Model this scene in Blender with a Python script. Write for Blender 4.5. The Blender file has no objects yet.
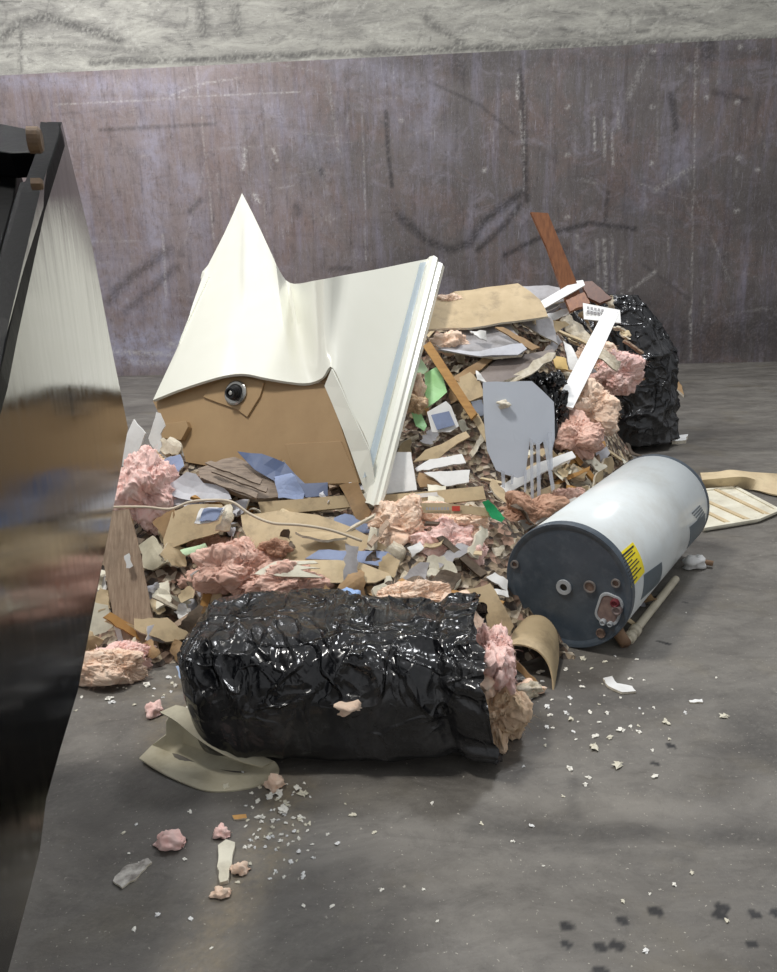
import bpy, bmesh, math, random
import numpy as np
from mathutils import Vector, Matrix, noise
random.seed(7); rng = np.random.default_rng(7)
col = bpy.context.scene.collection
# ------------------------------------------------------------------ camera
F = 800.0; CX, CY = 388.5, 486.0
PITCH = math.radians(16); ROLL = math.radians(1.8); CAMH = 1.6
fw = Vector((0, math.cos(PITCH), -math.sin(PITCH)))
u0 = Vector((0, math.sin(PITCH), math.cos(PITCH))); r0 = Vector((1, 0, 0))
rt = r0*math.cos(ROLL) - u0*math.sin(ROLL)
up = u0*math.cos(ROLL) + r0*math.sin(ROLL)
CAM = Vector((0, 0, CAMH))
cd = bpy.data.cameras.new('camera'); cam = bpy.data.objects.new('camera', cd); col.objects.link(cam)
cam.matrix_world = Matrix(((rt.x, up.x, -fw.x, 0), (rt.y, up.y, -fw.y, 0), (rt.z, up.z, -fw.z, CAMH), (0, 0, 0, 1)))
cd.sensor_fit = 'VERTICAL'; cd.sensor_height = 36; cd.lens = 36*F/972; cd.clip_start = .02
bpy.context.scene.camera = cam

def ray(px, py):
    return fw + rt*((px-CX)/F) + up*((CY-py)/F)
def P(px, py, z):
    return CAM + ray(px, py)*z
def onplane(px, py, p0, n):
    d = ray(px, py); return CAM + d*((p0-CAM).dot(n)/d.dot(n))
def onfloor(px, py, h=0.0):
    return onplane(px, py, Vector((0, 0, h)), Vector((0, 0, 1)))
def V(*a): return Vector(a).normalized()

# the heap as a height field
LOBES = [(-.65, 4.45, 1.0, 1.0, .66), (.69, 5.6, .80, 1.05, 1.38), (.0, 3.75, .95, .68, .52),
         (.1, 4.7, .9, .8, .66), (-1.15, 3.85, .5, .7, .45), (.85, 4.7, .42, .55, .33), (.2, 3.3, .6, .40, .24)]
def heap(x, y):
    s = 0
    for cx, cy, rx, ry, h in LOBES:
        q = ((x-cx)/rx)**2 + ((y-cy)/ry)**2
        v = h*math.exp(-.7*q**1.6)
        s += v**4
    s = s**.25
    return s - .07
def hit(px, py):
    d = ray(px, py); z = 2.3
    while z < 9:
        p = CAM + d*z
        if p.z < max(heap(p.x, p.y), 0): return z
        z += .012
    return 6.0

# ------------------------------------------------------------------ materials
def lin(c):
    return tuple(((v/255)/12.92 if v/255 <= .04045 else ((v/255+.055)/1.055)**2.4) for v in c) + (1,)
class NT:
    def __init__(s, name):
        s.m = bpy.data.materials.new(name); s.m.use_nodes = True; s.t = s.m.node_tree
        s.b = s.t.nodes['Principled BSDF']; s.tc = s.t.nodes.new('ShaderNodeTexCoord')
    def n(s, typ, **k):
        nd = s.t.nodes.new(typ)
        for a, b in k.items(): setattr(nd, a, b)
        return nd
    def l(s, a, b): s.t.links.new(a, b)
    def map(s, scale=(1, 1, 1), rot=(0, 0, 0), src='Object'):
        m = s.n('ShaderNodeMapping'); m.inputs['Scale'].default_value = scale; m.inputs['Rotation'].default_value = rot
        s.l(s.tc.outputs[src], m.inputs['Vector']); return m.outputs[0]
    def noise(s, vec, scale, detail=6, rough=.6, dist=0):
        n = s.n('ShaderNodeTexNoise'); n.inputs['Scale'].default_value = scale; n.inputs['Detail'].default_value = detail
        n.inputs['Roughness'].default_value = rough; n.inputs['Distortion'].default_value = dist
        s.l(vec, n.inputs['Vector']); return n.outputs['Fac']
    def ramp(s, fac, a, b, c0=(0, 0, 0, 1), c1=(1, 1, 1, 1)):
        r = s.n('ShaderNodeValToRGB'); r.color_ramp.elements[0].position = a; r.color_ramp.elements[1].position = b
        r.color_ramp.elements[0].color = c0; r.color_ramp.elements[1].color = c1
        s.l(fac, r.inputs['Fac']); return r.outputs['Color']
    def mix(s, fac, a, b, mode='MIX'):
        m = s.n('ShaderNodeMix', data_type='RGBA', blend_type=mode)
        for v, i in ((fac, 0), (a, 6), (b, 7)):
            if hasattr(v, 'links') or hasattr(v, 'is_linked'): s.l(v, m.inputs[i])
            else: m.inputs[i].default_value = v
        return m.outputs[2]
    def mul(s, a, k):
        m = s.n('ShaderNodeMath', operation='MULTIPLY'); s.l(a, m.inputs[0])
        if hasattr(k, 'is_linked'): s.l(k, m.inputs[1])
        else: m.inputs[1].default_value = k
        return m.outputs[0]
    def add(s, a, b):
        m = s.n('ShaderNodeMath', operation='ADD'); s.l(a, m.inputs[0]); s.l(b, m.inputs[1]); return m.outputs[0]
    def bump(s, h, strength=.3, dist=.01, prev=None):
        b = s.n('ShaderNodeBump'); b.inputs['Strength'].default_value = strength; b.inputs['Distance'].default_value = dist
        s.l(h, b.inputs['Height'])
        if prev is not None: s.l(prev, b.inputs['Normal'])
        return b.outputs[0]
MC = {}
def M(name, c1, c2=None, scale=6, rough=.7, bump=.15, bscale=60, dirt=.0, stretch=(1, 1, 1), metal=0, dcol=(95, 82, 68), sss=0):
    if name in MC: return MC[name]
    t = NT(name); c2 = c2 or tuple(v*.88 for v in c1)
    v = t.map(stretch)
    c = t.mix(t.ramp(t.noise(v, scale), .35, .65), lin(c1), lin(c2))
    if dirt:
        c = t.mix(t.mul(t.ramp(t.noise(t.map((1, 1, 1), (.4, .9, .2)), scale*1.7, 8, .7), .5, .66), dirt), c, lin(dcol))
    t.l(c, t.b.inputs['Base Color']); t.b.inputs['Roughness'].default_value = rough; t.b.inputs['Metallic'].default_value = metal
    if bump: t.l(t.bump(t.noise(v, bscale, 8, .7), bump, .006), t.b.inputs['Normal'])
    if sss: t.b.inputs['Subsurface Weight'].default_value = sss; t.b.inputs['Subsurface Radius'].default_value = (.02, .01, .008)
    MC[name] = t.m; return t.m
tan = M('tan_board_paper', (188, 168, 134), (172, 152, 118), dirt=.35)
tan2 = M('pale_tan_paper', (206, 188, 152), (190, 170, 136), dirt=.25)
kraft = M('kraft_cardboard', (164, 134, 96), (146, 117, 82), dirt=.4)
gyp = M('gypsum_edge', (222, 216, 200), (196, 186, 166), scale=25, rough=.95, bump=.6, bscale=90); chalk = M('white_chalk', (244, 242, 234), (232, 228, 216), rough=.95, bump=.3)
cream = M('cream_gelcoat', (219, 219, 208), (216, 216, 204), rough=.22, bump=.02, scale=3)
creamp = M('cream_painted', (224, 220, 202), (204, 198, 178), dirt=.25)
white = M('white_painted', (232, 232, 230), (216, 216, 214), rough=.45, bump=.05, dirt=.12)
greyd = M('grey_plasterboard', (168, 166, 168), (142, 140, 142), dirt=.3)
dgrey = M('dark_plasterboard', (128, 118, 112), (106, 96, 92), dirt=.4)
paleg = M('pale_grey_sheet', (205, 206, 212), (186, 188, 196), rough=.5, bump=.1, dirt=.15)
blue = M('blue_paper', (134, 148, 180), (116, 130, 162), rough=.6, dirt=.15)
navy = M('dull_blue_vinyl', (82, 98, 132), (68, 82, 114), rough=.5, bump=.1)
lblue = M('light_blue_vinyl', (158, 186, 226), (138, 168, 214), rough=.35, bump=.03)
green = M('light_green_vinyl', (168, 222, 158), (150, 206, 140), rough=.5, bump=.05)
dgreen = M('bright_green_strip', (30, 168, 104), (22, 146, 88), rough=.5, bump=.05)
red = M('red_print', (196, 62, 44), rough=.6, bump=0)
brown = M('redbrown_wood', (146, 96, 62), (120, 76, 50), stretch=(6, 6, 1), rough=.5, bump=.1, scale=8)
brown2 = M('dark_redbrown_wood', (104, 66, 48), (88, 56, 42), stretch=(6, 6, 1), rough=.5, bump=.1, scale=8)
wood = M('honey_wood', (190, 146, 84), (164, 120, 66), stretch=(1, 1, 8), scale=6, bump=.2, dirt=.15)
oldwood = M('weathered_wood', (182, 160, 138), (150, 128, 108), stretch=(14, 3, 1.2), scale=7, bump=.35, bscale=20, dirt=.25)
grimy = M('grimy_scrap', (112, 98, 84), (76, 66, 56), scale=14, bump=.5, dirt=.5, rough=.9)
board = M('brown_fibreboard', (170, 142, 104), (158, 130, 94), scale=3, rough=.62, bump=.12, bscale=25, dirt=.12, dcol=(110, 80, 50))
tint = M('torn_plaster', (214, 206, 188), (176, 164, 140), scale=18, bump=.6, dirt=.3)
rust = M('rusty_metal', (124, 104, 92), (96, 78, 68), scale=30, rough=.8, bump=.4)
galv = M('galvanised_metal', (170, 168, 164), (140, 138, 134), scale=8, rough=.4, metal=.6, bump=.05)
black = M('black_plastic_part', (22, 22, 24), rough=.4, bump=0)
chrome = M('drain_chrome', (190, 188, 182), rough=.25, metal=.9, bump=0)
pvc = M('ivory_pvc', (214, 206, 184), (198, 188, 166), rough=.4, bump=.03, dirt=.2)
wire = M('dirty_white_cable', (206, 192, 170), rough=.6, bump=0)
heaterw = M('heater_white_enamel', (218, 224, 225), (212, 218, 218), scale=2, rough=.25, bump=.01, dirt=.22, dcol=(176, 168, 150))
slate = M('heater_slate_cap', (74, 84, 94), (60, 70, 80), scale=9, rough=.38, bump=.08, bscale=30, dirt=.25, dcol=(112, 118, 124))
yellow = M('yellow_label', (240, 220, 26), (234, 212, 18), rough=.5, bump=0)
ink = M('black_ink', (40, 40, 34), rough=.6, bump=0)
slabel = M('slate_label', (74, 92, 104), (66, 84, 96), rough=.35, bump=0)

def insul(name, a, b, c):
    t = NT(name); v = t.map((1, 1, 1))
    f = t.noise(v, 14, 8, .65, .6)
    col_ = t.mix(t.ramp(f, .32, .55), lin(b), lin(a)); col_ = t.mix(t.ramp(t.noise(v, 5, 5, .6, 1.0), .5, .68), col_, lin(c))
    t.l(col_, t.b.inputs['Base Color']); t.b.inputs['Roughness'].default_value = 1
    t.b.inputs['Sheen Weight'].default_value = .5; t.b.inputs['Sheen Roughness'].default_value = .6; t.b.inputs['Sheen Tint'].default_value = lin(a)
    t.b.inputs['Specular IOR Level'].default_value = .1
    n1 = t.bump(t.noise(t.map((1, 1, 2.2), (.5, .3, 0)), 45, 10, .75, 1.2), .35, .012)
    t.l(t.bump(t.noise(t.map((3, 1, 1), (.1, .6, .9)), 120, 6, .8, .8), .6, .004, n1), t.b.inputs['Normal'])
    return t.m
pink = insul('pink_insulation', (252, 218, 210), (244, 194, 184), (253, 230, 222))
peach = insul('peach_insulation', (250, 224, 202), (238, 198, 170), (252, 236, 218))
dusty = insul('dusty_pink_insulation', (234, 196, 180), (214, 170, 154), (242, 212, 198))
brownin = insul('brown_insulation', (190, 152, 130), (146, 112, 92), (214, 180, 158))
beige = insul('beige_insulation', (224, 198, 166), (196, 162, 126), (236, 208, 182))

def bagmat(name, sc=7, base=(17, 18, 21)):
    t = NT(name); v = t.map((1, 1, 1)); t.b.inputs['Base Color'].default_value = lin(base)
    dust = t.mix(t.mul(t.ramp(t.noise(v, 4, 9, .75), .46, .72), .22), lin(base), lin((122, 120, 120)))
    t.l(dust, t.b.inputs['Base Color'])
    t.l(t.ramp(t.noise(v, 3, 4), .3, .7, (.13, .13, .13, 1), (.30, .30, .30, 1)), t.b.inputs['Roughness'])
    sz = t.n('ShaderNodeSeparateXYZ'); t.l(t.tc.outputs['Object'], sz.inputs[0]); mr = t.n('ShaderNodeMapRange'); t.l(t.add(sz.outputs[2], t.mul(t.noise(v, 3, 3), .3)), mr.inputs[0])
    mr.inputs[1].default_value = .30; mr.inputs[2].default_value = .44; mr.inputs[3].default_value = .10
    prev = None
    for k, (rot_, st, amp) in enumerate([((.3, .2, .5), (1, .45, .8), .9), ((.9, .1, -.6), (.5, 1, 1), .7), ((0, .4, 1.3), (2.2, 1, 1.6), .2)]):
        f = t.noise(t.map(st, rot_), sc, 1.5, .4, .7); m1 = t.n('ShaderNodeMath', operation='SUBTRACT'); t.l(f, m1.inputs[0]); m1.inputs[1].default_value = .5
        m2 = t.n('ShaderNodeMath', operation='ABSOLUTE'); t.l(m1.outputs[0], m2.inputs[0]); r_ = t.ramp(m2.outputs[0], 0, .05, (1, 1, 1, 1), (0, 0, 0, 1))
        prev = t.bump(t.mul(r_, mr.outputs[0]), amp, .012, prev)
    t.l(t.bump(t.mul(t.noise(v, sc*1.3, 1, .4, 1.0), mr.outputs[0]), .35, .04, prev), t.b.inputs['Normal'])
    t.b.inputs['Specular IOR Level'].default_value = .6
    return t.m
bagm = bagmat('black_bag_film'); bagb = bagmat('black_bag_film_dusty', 5, (24, 25, 28))

def glassy(name, c, alpha, rough=.15):
    t = NT(name); t.b.inputs['Base Color'].default_value = lin(c); t.b.inputs['Roughness'].default_value = rough
    t.b.inputs['Alpha'].default_value = alpha; return t.m
vinyl = glassy('clear_grey_vinyl', (192, 198, 208), .93, .25); clear = glassy('clear_strip', (190, 204, 214), .5, .12)
vinyls = glassy('clear_vinyl_strand', (196, 202, 212), .55, .2)

# ------------------------------------------------------------------ object helpers
def props(o, label=None, cat=None, group=None, kind=None):
    if label: o['label'] = label
    if cat: o['category'] = cat
    if group: o['group'] = group
    if kind: o['kind'] = kind
    return o
def origin(o):
    p = Vector(o.location)
    while o.parent: o = o.parent; p += Vector(o.location)
    return p
def mk(name, verts, faces, mats, parent=None, mi=None, smooth=False):
    """one mesh object from world-space vertices"""
    vs = [Vector(v) for v in verts]
    if parent: base = origin(parent); loc = Vector((0, 0, 0))
    else:
        lo = Vector([min(v[i] for v in vs) for i in range(3)]); hi = Vector([max(v[i] for v in vs) for i in range(3)])
        base = Vector(((lo.x+hi.x)/2, (lo.y+hi.y)/2, lo.z)); loc = base
    me = bpy.data.meshes.new(name); me.from_pydata([tuple(v-base) for v in vs], [], faces)
    if not isinstance(mats, (list, tuple)): mats = [mats]
    for m in mats: me.materials.append(m)
    if mi: me.polygons.foreach_set('material_index', mi)
    if smooth: me.polygons.foreach_set('use_smooth', [True]*len(me.polygons))
    me.update()
    bm = bmesh.new(); bm.from_mesh(me); bmesh.ops.recalc_face_normals(bm, faces=bm.faces); bm.to_mesh(me); bm.free()
    if smooth and name in ('moulded_shell', 'rolled_cardboard', 'curled_sheet', 'tank_jacket', 'plastic_pipe', 'outer_rim'): me.set_sharp_from_angle(angle=.8)
    o = bpy.data.objects.new(name, me); col.objects.link(o)
    if parent: o.parent = parent
    else: o.location = loc
    return o
def empty(name, loc, **k):
    o = bpy.data.objects.new(name, None); col.objects.link(o); o.location = loc; o.empty_display_size = .1
    return props(o, **k)

def box_pts(o, ax, ay, az, sx, sy, sz):
    vs = [o + ax*(sx*i) + ay*(sy*j) + az*(sz*k) for i in (-.5, .5) for j in (-.5, .5) for k in (-.5, .5)]
    fs = [(0, 1, 3, 2), (4, 6, 7, 5), (0, 4, 5, 1), (2, 3, 7, 6), (0, 2, 6, 4), (1, 5, 7, 3)]
    return vs, fs
def bevel(o, w=.003, seg=2):
    m = o.modifiers.new('bevel', 'BEVEL'); m.width = w; m.segments = seg; m.limit_method = 'ANGLE'; return o

def slab_geo(pts, n, th, bend=.01, jag=.0, cut=None, seed=0):
    """planar polygon of world points -> thick, slightly warped slab"""
    n = n.normalized(); r = random.Random(seed)
    size = max((a-b).length for a in pts for b in pts)
    seg = max(size/9, .012); out = []
    for i, a in enumerate(pts):
        b = pts[(i+1) % len(pts)]; k = max(1, int((b-a).length/seg))
        t = (b-a).cross(n).normalized() if (b-a).length > 1e-6 else n
        for j in range(k):
            q = a.lerp(b, j/k)
            if j and jag: q += t*r.uniform(-jag, jag)
            out.append(q)
    bm = bmesh.new(); f = bm.faces.new([bm.verts.new(p) for p in out])
    bmesh.ops.triangulate(bm, faces=[f])
    for _ in range(3):
        es = [e for e in bm.edges if e.calc_length() > seg*1.6]
        if not es: break
        bmesh.ops.subdivide_edges(bm, edges=es, cuts=1); bmesh.ops.triangulate(bm, faces=bm.faces[:])
    off = Vector((seed*1.37 % 50, seed*.71 % 50, 3))
    ax = (pts[1]-pts[0]).normalized(); c = sum(pts, Vector())/len(pts); cv = r.uniform(-1, 1)
    for v in bm.verts:
        s = (v.co-c).dot(ax)/size
        v.co += n*(bend*(noise.noise(v.co*(1.6/size)+off)*1.4 + noise.noise(v.co*9+off)*.35 + cv*s*s*3))
    bm.verts.index_update(); bm.verts.ensure_lookup_table()
    tv = [v.co.copy() for v in bm.verts]; N = len(tv)
    tf = [[v.index for v in f.verts] for f in bm.faces]
    bnd = [(e.verts[0].index, e.verts[1].index) for e in bm.edges if len(e.link_faces) == 1]
    bm.free()
    verts = tv + [v - n*th for v in tv]
    faces = tf + [[i+N for i in reversed(f)] for f in tf] + [(a, b, b+N, a+N) for a, b in bnd]
    mi = [0]*len(tf) + [0]*len(tf) + [1]*len(bnd)
    return verts, faces, mi
SEED = [100]
def S(name, label, poly, n, mat, lift=.06, th=.012, bend=.008, jag=.004, cat=None, group=None, z=None, edge=None, parent=None, kind=None):
    """a sheet or board lying on the heap: outline + facing direction, given its own distance and thickness"""
    SEED[0] += 1
    cx = sum(p[0] for p in poly)/len(poly); cy = sum(p[1] for p in poly)/len(poly)
    if z is None: z = hit(cx, cy) - lift
    n = Vector(n).normalized(); p0 = P(cx, cy, z)
    pts = [onplane(x, y, p0, n) for x, y in poly]
    lim = [p for p in pts if (p-p0).length > 1.6]
    if lim: print('WIDE SLAB', name, label, max((p-p0).length for p in pts))
    a, b, c = slab_geo(pts, n, th, bend, jag, seed=SEED[0])
    lowest = min(v.z for v in a)
    if lowest < .002 and not parent: a = [v + Vector((0, 0, .003-lowest)) for v in a] if lowest > -.12 else [Vector((v.x, v.y, max(v.z, .003))) for v in a]
    o = mk(name, a, b, [mat, edge or mat], parent, c)
    if not parent: props(o, label, cat or 'scrap', group, kind)
    elif label: o['label'] = label
    return o

def blob_geo(c, r, seed, rough=.3, sub=5, flat=0, rot=0, floor=True):
    bm = bmesh.new(); bmesh.ops.create_icosphere(bm, subdivisions=sub, radius=1)
    off = Vector((seed*3.1, seed*1.7, seed*.9)); R = Matrix.Rotation(rot, 3, 'Z'); vs = []
    for v in bm.verts:
        d = v.co.normalized()
        w_ = Vector((noise.noise(d*2.3+off), noise.noise(d*2.3+off*1.3), noise.noise(d*2.3-off)))*.7
        q = d + w_
        qa = Vector((q.x*2.0, q.y*2.0, q.z*5.0))
        k = 1 + rough*(noise.noise(d*1.4+off)*2.9 + .55*noise.noise(q*2.6+off) + .40*(.45-abs(noise.noise(qa+off))*2.0) + .16*noise.noise(q*9+off) + .09*noise.noise(q*20+off) + .09*noise.noise(q*45+off) + .07*noise.noise(q*90+off))
        e = Vector((noise.noise(q*4.5+off*2), noise.noise(q*4.5-off*2), noise.noise(q*4.5+off*3)))*.28 + Vector((noise.noise(q*11+off*2), noise.noise(q*11-off*2), noise.noise(q*11+off*3)))*.13
        p = d*k + e*(rough*1.1); p = Vector((p.x*r[0], p.y*r[1], p.z*r[2])); p = R @ p + c
        if floor and p.z < .004: p.z = .004
        vs.append(p)
    bm.verts.index_update(); fs = [[v.index for v in f.verts] for f in bm.faces]; bm.free(); return vs, fs
def B(name, label, px, py, rx, ry, mat, lift=.0, z=None, seed=1, rough=.32, dep=None, cat='insulation', group=None, sub=5, parent=None, rot=0):
    """a fluffy clump about rx by ry pixels on the heap"""
    if z is None: z = hit(px, py) - lift
    c = P(px, py, z); r = (rx*z/F, (dep or min(rx, ry)*1.0)*z/F, ry*z/F/.97)
    if c.z - r[2] < -.01 and c.z < r[2]: pass
    if rx >= 18 and sub == 5: sub = 6
    a, b = blob_geo(c, r, seed, rough, sub, rot=rot)
    if 'insulation' in name:                                           # loose glass fibres standing off the surface
        r_ = random.Random(seed); cc = c; N0 = len(a); L = .10*max(r)+(.012 if sub >= 5 else .003)
        for _ in range(int(min(1500, 350+rx*ry*1.2)) if sub >= 5 else 70):
            p = a[r_.randrange(N0)].copy(); d = (p-cc).normalized(); d = (d*.6+Vector((r_.gauss(0, .7), r_.gauss(0, .7), r_.gauss(0, .5)))).normalized()
            sd = d.cross(Vector((r_.random(), r_.random(), r_.random()))).normalized()*r_.uniform(.0005, .0014); i0 = len(a); bend_ = Vector((r_.gauss(0, .5), r_.gauss(0, .5), r_.gauss(-.2, .4)))
            l = L*r_.uniform(.4, 1.3); p = p-d*.004
            for q in range(4): w_ = p + d*(l*q/3) + bend_*(l*(q/3)**2*.7); w_.z = max(w_.z, .003); a += [w_-sd*(1-q/4), w_+sd*(1-q/4)]
            for q in range(3): b.append([i0+2*q, i0+2*q+1, i0+2*q+3, i0+2*q+2])
    o = mk(name, a, b, mat, parent, smooth=True)
    return o if parent else props(o, label, cat, group)

def tube_geo(pts, rad, seg=10, cap=True):
    vs = []; fs = []; n = len(pts); prev = None
    for i, p in enumerate(pts):
        t = (pts[min(i+1, n-1)]-pts[max(i-1, 0)]).normalized()
        a = t.cross(Vector((0, 0, 1)) if abs(t.z) < .9 else Vector((1, 0, 0))).normalized()
        if prev is not None and a.dot(prev) < 0: a = -a
        prev = a; b = t.cross(a); r = rad[i] if isinstance(rad, (list, tuple)) else rad
        vs += [p + (a*math.cos(2*math.pi*k/seg) + b*math.sin(2*math.pi*k/seg))*r for k in range(seg)]
    for i in range(n-1):
        for k in range(seg):
            fs.append((i*seg+k, i*seg+(k+1) % seg, (i+1)*seg+(k+1) % seg, (i+1)*seg+k))
    if cap: fs.append(tuple(range(seg))); fs.append(tuple((n-1)*seg+k for k in range(seg)))
    return vs, fs
def smoothpts(pts, k=8):
    out = []; n = len(pts)
    for i in range(n-1):
        p0, p1, p2, p3 = pts[max(i-1, 0)], pts[i], pts[i+1], pts[min(i+2, n-1)]
        for j in range(k):
            t = j/k
            out.append(.5*((2*p1) + (p2-p0)*t + (2*p0-5*p1+4*p2-p3)*t*t + (3*p1-p0-3*p2+p3)*t**3))
    return out + [pts[-1]]
def grid_geo(rows, th, nflip=1):
    """rows of world points (same length) -> thick curved sheet"""
    R, C = len(rows), len(rows[0]); top = [p for r in rows for p in r]; nor = []
    for i in range(R):
        for j in range(C):
            a = rows[min(i+1, R-1)][j]-rows[max(i-1, 0)][j]; b = rows[i][min(j+1, C-1)]-rows[i][max(j-1, 0)]
            nn = b.cross(a); nor.append(nn.normalized() if nn.length > 1e-9 else Vector((0, 0, 1)))
    N = R*C; vs = top + [p - q*th*nflip for p, q in zip(top, nor)]; fs = []
    for i in range(R-1):
        for j in range(C-1):
            q = (i*C+j, i*C+j+1, (i+1)*C+j+1, (i+1)*C+j); fs.append(q); fs.append(tuple(N+k for k in reversed(q)))
    for j in range(C-1):
        fs.append((j, N+j, N+j+1, j+1)); k = (R-1)*C+j; fs.append((k, k+1, N+k+1, N+k))
    for i in range(R-1):
        a, b = i*C, (i+1)*C; fs.append((a, b, N+b, N+a)); a += C-1; b += C-1; fs.append((a, N+a, N+b, b))
    return vs, fs

# ------------------------------------------------------------------ floor and wall
def seggrid(o_name, us, vs_, place, paint, mat):
    U, W = np.meshgrid(us, vs_, indexing='xy'); nu, nv = len(us), len(vs_)
    co = place(U.ravel(), W.ravel()); me = bpy.data.meshes.new(o_name)
    me.vertices.add(nu*nv); me.vertices.foreach_set('co', co.ravel().astype(np.float32))
    i = np.arange(nu-1)[None, :] + np.arange(nv-1)[:, None]*nu
    q = np.stack([i, i+1, i+1+nu, i+nu], -1).reshape(-1, 4); nf = len(q)
    me.loops.add(nf*4); me.loops.foreach_set('vertex_index', q.ravel().astype(np.int32))
    me.polygons.add(nf); me.polygons.foreach_set('loop_start', (np.arange(nf)*4).astype(np.int32))
    me.polygons.foreach_set('loop_total', np.full(nf, 4, np.int32)); me.update(calc_edges=True); me.validate()
    if paint is not None:
        at = me.color_attributes.new('wear_and_shading', 'FLOAT_COLOR', 'POINT')
        a = np.concatenate([np.clip(paint, 0, 1), np.ones(paint.shape[:2]+(1,))], -1)
        at.data.foreach_set('color', a.ravel().astype(np.float32))
    me.materials.append(mat); o = bpy.data.objects.new(o_name, me); col.objects.link(o); o['kind'] = 'structure'; return o
def stroke(A, U, W, pts, w, ch, s, soft=1.0, rag=0, hard=1):
    pts = [np.array(p, float) for p in pts]; xs = [p[0] for p in pts]; ys = [p[1] for p in pts]
    u = U[0]; v = W[:, 0]; m = w*3
    i0, i1 = np.searchsorted(u, [min(xs)-m, max(xs)+m]); j0, j1 = np.searchsorted(v, [min(ys)-m, max(ys)+m])
    if i1 <= i0 or j1 <= j0: return
    X = U[j0:j1, i0:i1]; Y = W[j0:j1, i0:i1]; D = np.full(X.shape, 1e9)
    for a, b in zip(pts[:-1], pts[1:]):
        d = b-a; L = max((d*d).sum(), 1e-9); t = np.clip(((X-a[0])*d[0]+(Y-a[1])*d[1])/L, 0, 1)
        D = np.minimum(D, np.hypot(X-a[0]-t*d[0], Y-a[1]-t*d[1]))
    k = np.clip((1.3 - D/w)*hard, 0, 1)**soft*s
    if rag: k = k*np.clip(rng.random(X.shape)*1.6, 0, 1)**rag
    A[j0:j1, i0:i1, ch] = np.maximum(A[j0:j1, i0:i1, ch], k)

YAW = math.radians(4); WY = 11.75
wd = Vector((math.cos(YAW), -math.sin(YAW), 0)); wn = Vector((-math.sin(YAW), -math.cos(YAW), 0)); w0 = Vector((0, WY, 0))
def wallc(px, py):
    p = onplane(px, py, w0, wn); return ((p-w0).dot(wd), p.z)
def wallmat():
    t = NT('worn_steel_liner'); a = t.n('ShaderNodeVertexColor', layer_name='wear_and_shading'); sp = t.n('ShaderNodeSeparateColor'); t.l(a.outputs['Color'], sp.inputs[0])
    v = t.map((1, 1, 1)); vs = t.map((5, 5, .5)); hs = t.map((.6, .6, 5))
    sx = t.n('ShaderNodeSeparateXYZ'); t.l(t.tc.outputs['Object'], sx.inputs[0])
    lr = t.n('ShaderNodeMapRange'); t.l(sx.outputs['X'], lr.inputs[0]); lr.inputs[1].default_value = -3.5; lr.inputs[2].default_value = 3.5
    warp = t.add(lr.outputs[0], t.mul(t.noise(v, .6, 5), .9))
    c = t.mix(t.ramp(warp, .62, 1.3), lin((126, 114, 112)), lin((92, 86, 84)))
    c = t.mix(t.mul(t.ramp(t.noise(v, .9, 8, .75, .8), .48, .64), .5), c, lin((116, 94, 86)))
    c = t.mix(t.mul(t.ramp(t.noise(vs, 1.3, 8, .7), .5, .72), .55), c, lin((128, 124, 140)))
    c = t.mix(t.mul(t.ramp(t.noise(vs, 2.2, 8, .7), .52, .75), .6), c, lin((58, 50, 52)))
    c = t.mix(t.mul(t.ramp(t.noise(hs, 1.6, 9, .75, .5), .54, .72), .4), c, lin((66, 58, 62)))
    c = t.mix(t.mul(t.ramp(t.noise(v, 3.5, 10, .8, .6), .5, .64), .45), c, lin((74, 66, 66)))
    c = t.mix(t.mul(t.ramp(t.noise(t.map((1, 1, 1), (1, 2, .4)), 2.4, 10, .8, .8), .52, .66), .4), c, lin((146, 140, 150)))
    c = t.mix(t.mul(sp.outputs[2], t.ramp(t.noise(v, 5, 8, .75), .35, .6)), c, lin((150, 148, 164)))
    c = t.mix(t.mul(t.ramp(t.noise(t.map((30, 30, 2)), 1.5, 6, .7), .62, .72), .45), c, lin((176, 174, 182)))
    c = t.mix(t.mul(t.ramp(t.noise(v, 60, 3, .6), .66, .74), .35), c, lin((182, 178, 176)))
    hv = t.noise(t.map((7, 7, 2)), 4, 9, .8, .4); hw = t.noise(t.map((18, 18, 4)), 5, 9, .85)
    c = t.mix(t.mul(t.ramp(hv, .54, .66), .55), c, lin((52, 46, 46))); c = t.mix(t.mul(t.ramp(hw, .56, .66), .55), c, lin((168, 166, 180)))
    c = t.mix(t.mul(t.ramp(t.noise(t.map((1.5, 1.5, 14), (0, .2, 0)), 2.5, 9, .8, .4), .6, .68), .4), c, lin((50, 44, 44)))
    c = t.mix(t.mul(sp.outputs[0], t.ramp(t.noise(v, 16, 9, .8), .30, .50)), c, lin((28, 25, 27))); c = t.mix(t.mul(sp.outputs[1], t.ramp(t.noise(v, 22, 9, .8), .42, .58)), c, lin((200, 197, 192)))
    t.l(c, t.b.inputs['Base Color']); t.b.inputs['Metallic'].default_value = .15
    t.l(t.ramp(t.noise(vs, 2, 6), .3, .7, (.38, .38, .38, 1), (.62, .62, .62, 1)), t.b.inputs['Roughness'])
    t.l(t.bump(t.noise(v, 9, 8, .7), .15, .02), t.b.inputs['Normal']); return t.m
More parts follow.
